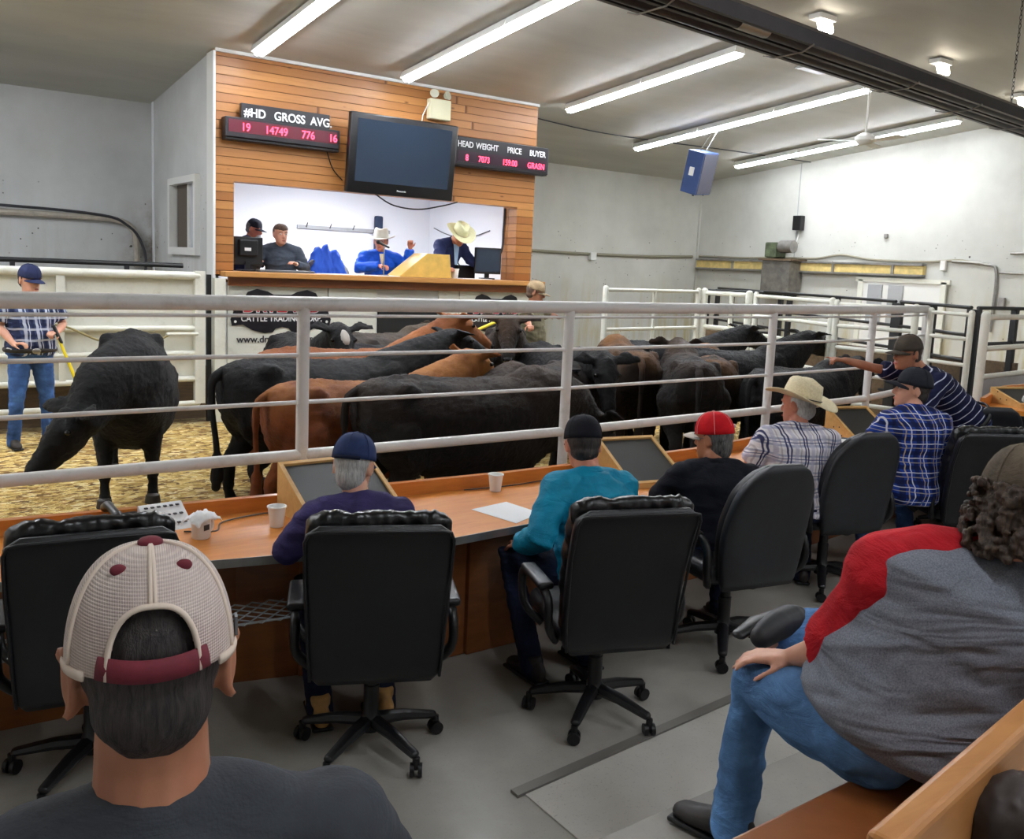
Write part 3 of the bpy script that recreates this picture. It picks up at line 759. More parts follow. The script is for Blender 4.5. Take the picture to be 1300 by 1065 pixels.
MB().rbox((0, 0, 0), (1.62, 0.10, 1.03), 0.02).build('case', M['black_plastic'], tv, smooth=True)
MB().box((0, -0.053, 0.04), (1.42, 0.006, 0.80)).build('screen', M['tv_screen'], tv)
MB().box((0, 0.14, 0.1), (0.5, 0.24, 0.4)).build('bracket', M['black_steel'], tv)
text('Panasonic', 'lettering', M['sign_white'], tv, (-0.08, -0.055, -0.455), 0.035)
em = empty('emergency_light', (6.58, Y0-0.06, 4.30), 0, 'cream emergency light box with two lamp heads above the television', 'lamp')
MB().rbox((0, 0, 0), (0.34, 0.11, 0.28), 0.015).build('case', plain('cream_metal', (214,210,178), 0.5), em)
for x, sgn in ((-0.10, -1), (0.10, 1)):
    h = MB().lathe([(0.0, -0.03), (0.03, -0.03), (0.062, 0.02), (0.064, 0.035), (0.0, 0.038)], 16, (x, -0.03, 0.20), Matrix.Rotation(math.radians(75), 3, 'X') @ Matrix.Rotation(sgn*0.4, 3, 'Y')).build('lamp_head', M['cream'] if 'cream' in M else plain('lamp_glass', (200,200,180), 0.3), em, smooth=True)
MB().tube([(-0.17, -0.01, 0.08), (-0.24, 0.03, -0.1), (-0.26, 0.04, -0.3)], 0.008, 6).build('cord', M['white_plastic'], em)
cb = MB().tube(spline([(5.62, Y0-0.06, 3.06), (5.9, Y0-0.05, 2.93), (6.3, Y0-0.05, 2.90), (6.7, Y0-0.05, 2.98), (6.95, Y0-0.04, 3.05)]), 0.010, 6).build('cable', M['black_plastic'], smooth=True)
tag(cb, 'thin black cables sagging below the television', 'cable')
cb = MB().tube(spline([(4.9, Y0-0.03, 3.62), (5.0, Y0-0.03, 3.35), (5.15, Y0-0.03, 3.2)]), 0.008, 6).build('cable', M['black_plastic'], smooth=True); tag(cb, 'thin black cable between left scoreboard and television', 'cable')
# company logo boards painted on the booth base
def logo(x, s_, label):
    r = empty('company_sign', (x, Y0-0.035, 0), 0, label, 'sign', 'company logo boards on the booth base')
    half = [(0, 1.66), (0.12, 1.66), (0.2, 1.70), (0.34, 1.73), (0.46, 1.69), (0.50, 1.62), (0.62, 1.60), (0.68, 1.54), (0.64, 1.44), (0.68, 1.34), (0.66, 1.26), (0.52, 1.27), (0.40, 1.20), (0.24, 1.16), (0.13, 1.17), (0.09, 1.22), (0, 1.24)]
    pl = [(a*s_, z) for a, z in half]+[(-a*s_, z) for a, z in reversed(half[1:-1])]
    MB().prism(pl, -0.012, 0.0, 'y').build('plate', M['sign_black'], r)
    text('DRYLAND', 'lettering', M['sign_white'], r, (0, -0.013, 1.435), 0.24*s_, align='CENTER', sx=0.95, bold=0.012)
    text('DRYLAND', 'lettering', M['sign_red'], r, (0, -0.018, 1.437), 0.236*s_, align='CENTER', sx=0.96, bold=0.002)
    text('CATTLE TRADING CORP.', 'lettering', M['sign_white'], r, (0, -0.014, 1.315), 0.105*s_, align='CENTER', sx=0.92, bold=0.002)
    text('www.drylandcattle.com', 'web_address', M['letter_dark'], r, (0.0, 0.0, 1.04), 0.125*s_, align='CENTER', sx=1.0, bold=0.002)
    for a in (-0.62, 0.62): MB().tube([(a*s_, -0.014, 1.31), (a*s_, -0.010, 1.31)], 0.018, 10).build('bolt', M['white_plastic'], r)
logo(4.33, 1.0, 'black company logo board with web address under the left end of the ledge'); logo(7.71, 0.80, 'black company logo board under the right end of the ledge beside the olive-shirted man')
pb = MB().box((9.05, YF-0.03, 1.55), (0.62, 0.03, 1.4)).build('notice_board', M['white_plastic']); tag(pb, 'plain white board on the back wall behind the man in the olive shirt', 'board')
# wall conduits and cables
def cable(name, pts, r, mat, label, cat='pipe'):
    o = MB().tube(spline(pts, 6), r, 8).build(name, mat, smooth=True); return tag(o, label, cat)
YL = 14.45
cable('conduit', [(-4.4, YL-0.07, 2.62), (0.5, YL-0.07, 2.60), (2.3, YL-0.07, 2.60), (2.95, YL-0.07, 2.58), (3.17, YL-0.07, 2.45), (3.22, YL-0.07, 2.2), (3.22, YL-0.07, 1.9)], 0.045, plain('dusty_grey_conduit', (176,168,156), 0.6, var=0.1), 'grey conduit bending down at the left back wall corner')
cable('cable', [(-4.4, YL-0.12, 2.72), (0.0, YL-0.12, 2.70), (2.5, YL-0.12, 2.66), (3.1, YL-0.12, 2.50), (3.32, YL-0.12, 2.15), (3.33, YL-0.12, 1.8)], 0.02, M['letter_dark'], 'dark cable running along the grey conduit', 'cable')
cable('cable', [(8.5, YF-0.04, 2.54), (10, YF-0.04, 2.52), (12, YF-0.04, 2.50), (14, YF-0.04, 2.52), (15.6, YF-0.04, 2.58)], 0.030, plain('dusty_cable', (140,136,118), 0.8), 'dusty cable bundle along the back wall right of the booth', 'cable')
wbx = MB().rbox((12.55, YF-0.05, 2.46), (0.16, 0.10, 0.16), 0.01).build('junction_box', M['white_plastic']); tag(wbx, 'small pale junction box on the back wall cable', 'box')
# right wall
XW = XR
tr = empty('wall_track', (XW-0.06, 12.0, 2.42), 0, 'long yellowish wooden track with grey edges on the right wall', 'track')
MB().box((0, 0, 0), (0.10, 5.6, 0.16)).build('board', plain('yellow_wood', (212,188,120), 0.6, var=0.1), tr)
for z in (0.10, -0.10): MB().box((-0.02, 0, z), (0.14, 5.6, 0.035)).build('rail', M['galv'], tr)
for y in (-2.2, -0.9, 0.4, 1.7): MB().box((-0.06, y, 0), (0.04, 0.05, 0.22)).build('clamp', M['galv'], tr)
mt = empty('door_winch', (XW-0.25, 12.25, 2.42), 0, 'greenish winch motor over a grey metal box on the right wall', 'machine')
MB().rbox((0.0, 0, -0.22), (0.42, 0.72, 0.66), 0.02).build('metal_box', plain('scuffed_grey_box', (104,100,94), 0.5, var=0.2), mt)
MB().box((0, 0, 0.13), (0.50, 0.86, 0.04)).build('shelf', M['pallet'], mt)
MB().rbox((0.0, 0.2, 0.33), (0.34, 0.30, 0.32), 0.03).build('gearbox', plain('green_machine_paint', (84,94,70), 0.6, var=0.3), mt)
MB().tube([(-0.1, -0.02, 0.40), (-0.1, -0.34, 0.40)], 0.13, 16).build('motor', M['galv'], mt, smooth=True)
MB().box((0, 0.0, -0.60), (0.36, 0.6, 0.08)).build('feet', M['black_steel'], mt)
ws = MB().rbox((XW-0.08, 12.05, 3.32), (0.14, 0.20, 0.30), 0.01).build('wall_speaker', M['black_plastic']); tag(ws, 'small black speaker high on the right wall above the winch', 'speaker')
cable('cable', [(XW-0.03, 12.05, 3.15), (XW-0.03, 12.1, 2.95), (XW-0.03, 12.2, 2.8)], 0.012, M['white_plastic'], 'thin pale cable hanging from the small wall speaker', 'cable')
cable('cable', [(XW-0.04, 14.8, 2.60), (XW-0.04, 13.5, 2.58), (XW-0.04, 12.6, 2.60), (XW-0.04, 11.6, 2.60), (XW-0.04, 11.0, 2.68), (XW-0.04, 10.3, 2.60), (XW-0.04, 9.2, 2.58), (XW-0.04, 8.6, 2.62), (XW-0.04, 8.2, 2.56)], 0.022, plain('dusty_cable', (150,144,126), 0.8), 'dusty cable wandering along the right wall above the yellow track', 'cable')
cable('conduit', [(XW-0.04, 8.7, 2.60), (XW-0.04, 8.1, 2.56), (XW-0.04, 7.9, 2.40), (XW-0.04, 7.9, 1.4)], 0.028, M['galv'], 'thin conduit dropping down the right wall by the door')
cable('conduit', [(XW-0.04, 7.85, 2.42), (XW-0.04, 7.0, 2.42), (XW-0.04, 6.4, 2.5), (XW-0.04, 6.2, 2.4)], 0.02, M['galv'], 'thin cable running right from the dropping conduit', 'cable')
cable('conduit', [(XW-0.04, 7.7, 2.75), (XW-0.04, 7.3, 2.78), (XW-0.04, 6.9, 2.9), (XW-0.04, 5.5, 2.9)], 0.022, M['galv'], 'pale conduit high on the right wall at the picture edge')
sw = MB().rbox((XW-0.05, 8.85, 2.52), (0.07, 0.10, 0.18), 0.01).build('switch_box', M['white_plastic']); tag(sw, 'small white switch box on the right wall cable', 'box')
sw = MB().rbox((XW-0.05, 7.75, 1.9), (0.07, 0.10, 0.2), 0.01).build('switch_box', M['galv']); tag(sw, 'small grey switch box low beside the dropping conduit', 'box')
sn = MB().rbox((XW-0.04, 10.05, 3.05), (0.06, 0.07, 0.08), 0.01).build('sensor', M['galv']); tag(sn, 'tiny sensor box alone on the bare right wall', 'sensor')
# hanging loudspeaker
spk = empty('loudspeaker', (11.45, 10.9, 3.88), math.radians(-12), 'blue-black loudspeaker hanging from the ceiling by chains', 'speaker')
spk.scale = (.88,)*3; spk.rotation_euler = (math.radians(14), math.radians(-6), math.radians(12))
MB().prism([(-0.27, -0.20), (0.27, -0.20), (0.20, 0.20), (-0.20, 0.20)], -0.40, 0.40, 'z').build('cabinet', plain('blue_speaker_cabinet', (52,72,118), 0.4), spk, bevel=0.015)
MB().box((0, -0.205, 0.0), (0.48, 0.02, 0.74)).build('grille', plain('speaker_grille', (78,78,92), 0.7, bump=0.3, bs=300), spk)
MB().rbox((-0.26, 0.0, 0.02), (0.03, 0.10, 0.16), 0.01).build('handle', M['white_plastic'], spk)
for a in (-0.18, 0.18):
    MB().tube([(a, -0.1, -0.40), (a, -0.1, -0.43)], 0.02, 8).build('foot', M['black_plastic'], spk)
    MB().tube([(a*0.6, 0, 0.40), (a*0.5+0.06, -0.16, 0.90)], 0.008, 6).build('hanger', M['galv'], spk)
# ceiling fan
fn = empty('ceiling_fan', (11.2, 7.6, zc(7.6)), 0, 'white ceiling fan with thin blades below the strip lights', 'fan')
MB().lathe([(0, 0), (0.07, 0), (0.06, -0.08), (0.02, -0.13), (0, -0.13)], 16).build('canopy', M['white_plastic'], fn, smooth=True)
MB().tube([(0, 0, -0.1), (0, 0, -0.80)], 0.015, 8).build('rod', M['white_plastic'], fn)
MB().lathe([(0, -0.78), (0.05, -0.78), (0.13, -0.83), (0.14, -0.88), (0.09, -0.93), (0, -0.94)], 20).build('motor', M['white_plastic'], fn, smooth=True)
for k in range(3):
    R = Matrix.Rotation(2*PI*k/3+0.35, 3, 'Z')
    MB().add([R @ Vector(p) for p in ((0.12, -0.035, -0.88), (0.62, -0.07, -0.87), (0.64, 0.07, -0.90), (0.12, 0.035, -0.90), (0.12, -0.035, -0.887), (0.62, -0.07, -0.877), (0.64, 0.07, -0.907), (0.12, 0.035, -0.907))],
             [(0,1,2,3), (4,7,6,5), (0,4,5,1), (1,5,6,2), (2,6,7,3), (3,7,4,0)]).build('blade', M['white_plastic'], fn)
vt = MB().box((10.3, 7.9, zc(7.9)-0.012), (0.5, 0.14, 0.02)).build('ceiling_vent', M['sheet']); tag(vt, 'small flat vent on the ceiling beside the heater', 'vent')
cable('cable', [(8.4, 11.9, zc(11.9)-0.02), (10.5, 12.2, zc(12.2)-0.02), (13.5, 12.0, zc(12.0)-0.02), (15.75, 11.9, zc(11.9)-0.02)], 0.010, M['letter_dark'], 'thin cable stapled across the ceiling behind the loudspeaker', 'cable')

# ------------------------------------------------------------------ things on the desk
ZD = 0.751
def cup(x, y, lb, s_=1.0, grp='white foam cups on the buyers desk', z=ZD):
    c_ = MB().lathe([(0.0, 0.0), (0.028*s_, 0.0), (0.030*s_, 0.004), (0.040*s_, 0.088*s_), (0.044*s_, 0.090*s_), (0.044*s_, 0.096*s_), (0.038*s_, 0.096*s_), (0.036*s_, 0.088*s_), (0.028*s_, 0.012), (0.0, 0.010)], 24, (0, 0, 0)).build('foam_cup', M['foam'], smooth=True, loc=(x, y, z))
    return tag(c_, lb, 'cup', grp)
cup(1.665, 4.40, 'white foam cup beside the first wooden screen box', 1.15); cup(3.13, 4.52, 'white foam cup beyond the sheet of paper', 1.15); cup(4.58, 4.20, 'white foam cup left of the man in the red cap', 1.15)
mug = empty('mug', (1.27, 4.38, ZD), 0.5, 'white mug stuffed with a crumpled paper tissue', 'mug')
MB().lathe([(0, 0), (0.040, 0), (0.045, 0.006), (0.047, 0.10), (0.043, 0.10), (0.040, 0.012), (0, 0.010)], 24).build('mug_body', M['foam'], mug, smooth=True)
MB().tube(spline([(0.044, 0, 0.082), (0.072, 0, 0.078), (0.078, 0, 0.05), (0.068, 0, 0.025), (0.044, 0, 0.022)], 4), 0.007, 8).build('handle', M['foam'], mug, smooth=True)
MB().box((-0.01, -0.0465, 0.062), (0.035, 0.002, 0.028)).build('printed_mark', M['letter_dark'], mug)
ts = MB()
random.seed(3)
g = 12; vs = []; fs = []
for i in range(g):
    for j in range(g):
        u, v = i/(g-1)-0.5, j/(g-1)-0.5
        r_ = math.hypot(u, v)
        vs.append((u*0.17+random.uniform(-.006, .006), v*0.12+random.uniform(-.006, .006), 0.135-0.12*r_*r_+0.02*noise.noise(Vector((u*9, v*9, 2)))))
for i in range(g-1):
    for j in range(g-1): fs.append((i*g+j, (i+1)*g+j, (i+1)*g+j+1, i*g+j+1))
tso = MB().add(vs, fs).build('tissue', M['paper'], mug, smooth='all'); sm = tso.modifiers.new('s', 'SOLIDIFY'); sm.thickness = 0.002
# telephone with calendar
ph = empty('telephone', (0.98, 4.66, ZD), 0.15, 'black desk telephone lying beside the calendar pad', 'telephone')
MB().prism([(-0.10, 0), (0.10, 0), (0.10, 0.07), (-0.10, 0.03)], -0.09, 0.09, 'x').build('body', M['black_plastic'], ph, bevel=0.01)
MB().tube(spline([(-0.06, -0.11, 0.07), (-0.065, -0.05, 0.105), (-0.065, 0.05, 0.125), (-0.06, 0.11, 0.105)], 4), [0.026]*5+[0.02]*3+[0.026]*5, 10, True).build('handset', M['black_plastic'], ph, smooth=True)
cl = empty('desk_calendar', (1.17, 4.66, ZD), 0.1, 'white calendar card propped on the desk beside the telephone', 'calendar')
MB().prism([(-0.10, 0.0), (0.10, 0.0), (0.085, 0.10), (0.075, 0.10)], -0.11, 0.11, 'x').build('card', M['paper'], cl)
mk = MB()
for i in range(6):
    for j in range(3): mk.box((-0.08+i*0.032, -0.06+0.055*j, 0.028+0.0315*j), (0.016, 0.016, 0.006))
mk.build('printed_dates', M['letter_dark'], cl)
cable('cable', [(1.22, 4.50, ZD+0.006), (1.36, 4.44, ZD+0.006), (1.44, 4.58, ZD+0.006), (1.66, 4.64, ZD+0.006), (1.80, 4.62, ZD+0.006)], 0.004, M['black_plastic'], 'thin dark cable curling across the desk past the mug', 'cable')
cable('cable', [(2.95, 4.60, ZD+0.008), (3.3, 4.57, ZD+0.008), (3.65, 4.60, ZD+0.008), (3.85, 4.58, ZD+0.008)], 0.004, M['black_plastic'], 'thin dark cable along the back lip behind the teal-shirted man', 'cable')
pa = MB().add([(2.76, 4.22, ZD+0.001), (3.04, 4.27, ZD+0.001), (3.08, 3.98, ZD+0.001), (2.83, 3.87, ZD+0.001), (2.76, 4.22, ZD+0.002), (3.04, 4.27, ZD+0.002), (3.08, 3.98, ZD+0.002), (2.83, 3.87, ZD+0.002)], [(3,2,1,0), (4,5,6,7), (0,1,5,4), (1,2,6,5), (2,3,7,6), (3,0,4,7)]).build('paper_sheet', M['paper'])
tag(pa, 'white sheet of paper lying left of the teal-shirted man', 'paper')
# wedge-shaped screen boxes
def screen_box(x, y, rz, w_, d_, h1, h2, label, holes=False):
    r = empty('screen_box', (x, y, ZD), rz, label, 'screen', 'wooden screen boxes on the buyers desk')
    t = 0.018
    for s_ in (-1, 1):
        sd = MB().prism([(-d_/2, 0), (d_/2, 0), (d_/2, h2), (-d_/2, h1)], s_*w_/2-(t if s_ > 0 else 0), s_*w_/2+(0 if s_ > 0 else t), 'x').build('side_board', M['box_wood'], r)
        if holes:
            for a, b_ in ((0.05, 0.05), (-0.02, 0.05), (0.09, 0.11), (0.02, 0.12)):
                MB().tube([(s_*(w_/2+0.001), a, b_), (s_*(w_/2-0.003), a, b_)], 0.007, 8).build('vent_hole', M['black_plastic'], sd)
    MB().box((0, d_/2-t/2, h2/2), (w_-2*t, t, h2-0.002)).build('back_board', M['box_wood'], r)
    MB().box((0, -d_/2+t/2, h1/2-0.001), (w_-2*t, t, max(h1-0.002, 0.01))).build('front_board', M['box_wood'], r)
    a = math.atan2(h2-h1, d_); L_ = math.hypot(d_, h2-h1); R = Matrix.Rotation(a, 3, 'X')
    MB().box(Vector((0, 0, (h1+h2)/2-0.012)), (w_-2*t-0.002, L_-0.05, 0.012), R).build('screen', M['desk_screen'], r)
    f = MB(); n_ = R @ Vector((0, 0, 1)); e = R @ Vector((0, 1, 0)); c0 = Vector((0, 0, (h1+h2)/2))
    for s_ in (-1, 1):
        f.box(c0+e*(s_*(L_/2-0.012)), (w_, 0.024, 0.014), R); f.box(c0+Vector((s_*(w_/2-0.012), 0, 0)), (0.024, L_-0.05, 0.014), R)
    f.build('frame', M['box_wood'], r)
    return r
screen_box(2.06, 4.44, 0.03, 0.56, 0.50, 0.02, 0.27, 'wooden screen box in front of the man in the navy cap')
screen_box(4.22, 4.36, -0.18, 0.46, 0.46, 0.03, 0.25, 'wooden screen box right of the man in teal shirt')
screen_box(7.15, 4.62, -0.25, 0.46, 0.42, 0.04, 0.27, 'wooden screen box with drilled side by the man in the cowboy hat', True)
s4 = screen_box(8.55, 3.92, -0.35, 0.40, 0.36, 0.03, 0.14, 'wooden screen box on the raised counter behind the pointing man', True); s4.location.z = 1.101
# small devices
def terminal(x, y, rz, label):
    r = empty('desk_phone', (x, y, ZD), rz, label, 'telephone')
    MB().prism([(-0.11, 0), (0.11, 0), (0.11, 0.085), (-0.11, 0.03)], -0.10, 0.10, 'x').build('body', M['black_plastic'], r, bevel=0.008)
    MB().box((0.03, -0.02, 0.062), (0.10, 0.12, 0.006), Matrix.Rotation(0.245, 3, 'X')).build('keypad', M['white_plastic'], r)
    MB().tube([(-0.065, -0.09, 0.085), (-0.065, 0.09, 0.125)], 0.022, 10, True).build('handset', M['black_plastic'], r, smooth=True)
    return r
terminal(5.72, 4.42, 0.25, 'black desk telephone left of the man in the cowboy hat')
terminal(6.60, 4.45, -0.9, 'black and grey desk telephone right of the straw cowboy hat')
rr = empty('radio', (3.86, 4.50, ZD), 0.35, 'small black radio standing behind the teal-shirted man', 'radio')
MB().rbox((0, 0, 0.075), (0.09, 0.06, 0.15), 0.008).build('case', M['black_plastic'], rr); MB().box((0, -0.031, 0.10), (0.07, 0.004, 0.05)).build('front_plate', M['white_plastic'], rr)
ho = MB().rbox((4.30, 4.02, ZD+0.014), (0.14, 0.06, 0.026), 0.008, Matrix.Rotation(-0.5, 3, 'Z')).build('phone_handset', M['black_plastic']); tag(ho, 'small black phone lying flat right of the teal shirt', 'phone')
# right counter things
m2 = empty('mug', (9.55, 4.30, 1.101), 0, 'white mug holding pens on the raised side counter', 'mug')
MB().lathe([(0, 0), (0.045, 0), (0.050, 0.12), (0.045, 0.12), (0.04, 0.01), (0, 0.01)], 20).build('mug_body', M['foam'], m2, smooth=True)
for a in (-0.02, 0.015): MB().tube([(a, 0.01, 0.03), (a*1.8, 0.02, 0.18)], 0.005, 6).build('pen', M['black_plastic'], m2)
b_ = MB().rbox((8.75, 3.75, 1.101+0.05), (0.36, 0.18, 0.10), 0.02).build('black_case', M['black_plastic']); tag(b_, 'small black case on the raised side counter', 'case')
b_ = MB().box((8.0, 3.45, 1.103), (0.32, 0.22, 0.002), Matrix.Rotation(0.2, 3, 'Z')).build('paper_sheet', M['paper']); tag(b_, 'white papers on the raised side counter', 'paper')
b_ = MB().lathe([(0, 0), (0.03, 0), (0.03, 0.07), (0.024, 0.09), (0.024, 0.1), (0, 0.1)], 16).build('glass_jar', plain('cloudy_glass', (190,190,184), 0.1), loc=(8.45, 3.85, 1.101)); tag(b_, 'small clear jar on the raised side counter', 'jar')

# ------------------------------------------------------------------ things on the booth ledge
ZL = 1.948
def monitor(x, y, rz, label, back=True, w_=0.44, h_=0.36):
    r = empty('computer_monitor', (x, y, ZL), rz, label, 'monitor')
    MB().rbox((0, 0, 0.08+h_/2), (w_, 0.05, h_), 0.012).build('case', M['black_plastic'], r)
    MB().box((0, -0.027, 0.085+h_/2), (w_-0.05, 0.004, h_-0.06)).build('screen', M['tv_screen'], r)
    MB().rbox((0, 0.04, 0.12+h_/2), (w_*0.6, 0.06, h_*0.6), 0.02).build('back_shell', M['black_plastic'], r)
    MB().rbox((0, 0.02, 0.01), (0.22, 0.18, 0.02), 0.008).build('foot', M['black_plastic'], r)
    MB().box((0, 0.03, 0.06), (0.07, 0.03, 0.12)).build('neck', M['black_plastic'], r)
    return r
mo = monitor(3.94, 11.58, PI+0.15, 'black monitor seen from behind at the left end of the ledge')
MB().box((0.02, 0.075, 0.28), (0.09, 0.004, 0.04)).build('badge', M['sign_white'], mo)
monitor(7.72, 11.62, -0.35, 'black monitor turned sideways at the right end of the ledge', w_=0.42, h_=0.40)
wd = empty('wooden_lectern', (6.52, 11.48, ZL), 0, 'pale wooden wedge lectern on the booth ledge between the two hatted men', 'lectern')
MB().prism([(-0.52, 0), (0.34, 0), (0.30, 0.34), (-0.08, 0.34)], -0.22, 0.18, 'y').build('box', plain('yellow_wood_box', (216,176,90), 0.45, var=0.06), wd, bevel=0.006)
cup(7.0, 11.40, 'white foam cup on the booth ledge beside the wooden lectern', 1.5, 'booth cup', ZL)
kb = MB().rbox((4.4, 11.40, ZL+0.015), (0.75, 0.16, 0.03), 0.01).build('keyboard', M['grey_plastic']); tag(kb, 'grey keyboard on the ledge in front of the woman', 'keyboard')
for x, lb, w_ in ((5.1, 'white papers on the ledge left of the auctioneer', 0.5), (7.28, 'white papers on the ledge beside the navy-jacketed man', 0.55), (5.75, 'white papers under the auctioneer hands', 0.5)):
    p_ = MB().box((x, 11.33, ZL+0.004), (w_, 0.22, 0.008), Matrix.Rotation(0.1, 3, 'Z')).build('papers', M['paper']); tag(p_, lb, 'papers')
mc = empty('microphone', (5.86, 11.46, ZL), 0, 'black microphone on a chrome stand before the auctioneer', 'microphone')
MB().lathe([(0, 0), (0.08, 0), (0.08, 0.015), (0.02, 0.02), (0, 0.02)], 16).build('base', M['black_plastic'], mc)
MB().tube([(0, 0, 0.01), (0.0, 0, 0.42)], 0.009, 8).build('stand', M['chrome'], mc)
MB().tube([(0.06, -0.02, 0.40), (-0.06, 0.03, 0.46)], [0.014, 0.02], 10, True).build('microphone_body', M['black_plastic'], mc, smooth=True)
MB().ell((-0.075, 0.035, 0.468), (0.032, 0.032, 0.032)).build('microphone_head', M['black_steel'], mc, smooth=True)
dl = empty('desk_lamp', (7.28, 12.0, ZL-0.1), 0, 'black swing-arm lamp behind the navy-jacketed man', 'lamp')
MB().tube([(0, 0, 0), (0, 0, 0.45), (0.30, 0, 0.18)], 0.012, 8).build('arm', M['black_plastic'], dl); MB().tube([(0.30, 0, 0.2), (0.36, 0, 0.1)], [0.02, 0.06], 12).build('lamp_shade', M['black_plastic'], dl)
eq = MB().rbox((7.52, 12.05, ZL+0.06), (0.32, 0.3, 0.28), 0.01).build('audio_mixer', M['black_plastic']); tag(eq, 'black audio box behind the right end monitor', 'box')
ps = empty('coat_rack', (6.35, 14.28, 2.66), 0, 'white coat rack rail on the inner booth wall', 'rack')
MB().box((0.2, 0, 0), (1.7, 0.03, 0.06)).build('rail', M['sheet'], ps)
for i in range(4): MB().tube([(-0.5+i*0.42, -0.02, 0.0), (-0.5+i*0.42, -0.08, 0.07)], 0.01, 6).build('hook', M['grey_plastic'], ps)
dp = MB().rbox((7.15, 14.22, 2.50), (0.14, 0.10, 0.85), 0.03).build('hanging_dark_coat', plain('dark_blue_cloth', (42,56,84), 0.8)); tag(dp, 'dark cloth hanging behind the auctioneer on the booth wall', 'coat')
cable('cable', [(8.19, 14.1, 2.78), (8.19, 13.6, 2.66), (8.19, 13.0, 2.60), (8.19, 12.3, 2.72)], 0.008, M['letter_dark'], 'dark cable drooping on the right inner booth wall', 'cable')
cable('cable', [(8.03, 11.66, 3.05), (8.03, 11.68, 2.7), (8.0, 11.66, 2.4), (7.85, 11.66, 2.15)], 0.016, M['letter_dark'], 'dark cables hanging down the right jamb of the booth opening', 'cable')
# blue jacket over a chair back, woman's chair and auctioneer's chair
jk = MB(); 
for a, b_, h_ in ((-0.16, 0.17, 0.28), (0.0, 0.19, 0.33), (0.17, 0.16, 0.25)):
    jk.tube([(a*1.25, 0.02, -0.28), (a, 0, 0.0), (a*0.8, 0, h_)], [0.15, 0.13, 0.05], 14, True)
jo = fuse(jk, 'draped_jacket', plain('bright_blue_cloth', (18,84,206), 0.6), None, 0.014, 3, folds(0.02, (13, 13, 3), 5.0), loc=(5.24, 12.05, 1.98))
tag(jo, 'bright blue jacket draped over a chair in the booth', 'jacket')
def booth_chair(x, y, rz, z, label):
    r = empty('booth_chair', (x, y, 1.07), rz, label, 'chair')
    back_mesh(0.24, 0.02, -0.22, z, z+0.42, oval=True).build('backrest', M['grey_plastic'], r, smooth='all')
    pts = [(0.24*math.cos(a), -0.27-0.10*(0.5+0.5*math.sin(a)), z+0.21+0.22*math.sin(a)) for a in [2*PI*i/24 for i in range(25)]]
    MB().tube(pts, 0.016, 6).build('back_frame', M['black_plastic'], r)
    MB().rbox((0, 0.02, z-0.02), (0.46, 0.46, 0.07), 0.03).build('seat', M['grey_plastic'], r); MB().tube([(0, 0, 0), (0, 0, z)], 0.03, 8).build('gas_column', M['black_plastic'], r)
booth_chair(4.70, 12.15, 0.9, 0.62, 'dark mesh chair behind the woman in the booth')
booth_chair(5.55, 12.35, 2.9, 0.62, 'dark chair between the draped jacket and the auctioneer')
booth_chair(5.24, 12.30, PI, 0.42, 'chair hidden beneath the draped blue jacket')
bn = MB(); bn.box((-0.0, 0, 0), (0.03, 0.3, 0.9)); bo = bn.build('wall_banner', plain('purple_print', (70,50,140), 0.6), loc=(3.66, 12.3, 2.35)); tag(bo, 'narrow purple banner at the left edge of the booth opening', 'banner')
# ------------------------------------------------------------------ cattle
def coat(name, dark, light, tint=None, tamt=0.0, rough=0.6):
    t = NT(name, dark, rough, spec=0.22)
    n = t.noise(t.coord((2, 2, 3)), 2.2, 6, 0.65, 0.5)
    c = t.ramp(n, [(0.32, dark), (0.72, light)])
    if tint:
        z = t.sep(t.coord())[2]
        m = t.math('MULTIPLY', t.mask(z, 0.95, 1.3), t.mask(t.noise(t.coord(), 2.0, 4, 0.6), 0.38, 0.62))
        c = t.mix(t.math('MULTIPLY', m, tamt), c, tint)
    hair = t.noise(t.coord((14, 40, 60)), 3.0, 5, 0.7, 1.5)
    c = t.mix(t.math('MULTIPLY', t.mask(hair, 0.45, 0.8), 0.35), c, light)
    t.base(c); t.bump(hair, 0.9, 0.03)
    t.b.inputs['Sheen Weight'].default_value = 0.0
    return t.m
COAT = {
 'black': coat('black_cattle_coat', (13,12,14), (27,25,28)),
 'blackbrown': coat('dark_brown_black_coat', (16,13,12), (38,30,26), (86,60,38), 0.5),
 'browntop': coat('sunburnt_black_coat', (22,16,13), (54,40,30), (140,94,50), 1.0),
 'red': coat('red_cattle_coat', (116,58,26), (160,90,44), (196,124,70), 0.6),
 'gold': coat('golden_red_coat', (110,54,24), (156,84,40), (206,138,72), 0.9),
 'grey': coat('grey_brown_coat', (36,32,31), (62,54,48), (104,86,66), 0.6),
}
M['hoof'] = plain('hoof_horn', (40,34,30), 0.6)
M['eye'] = plain('wet_dark_eye', (10,8,8), 0.1)
M['muzzle'] = plain('wet_black_muzzle', (22,21,24), 0.25, spec=0.6)
M['white_hair'] = plain('white_face_hair', (158,152,144), 0.8)
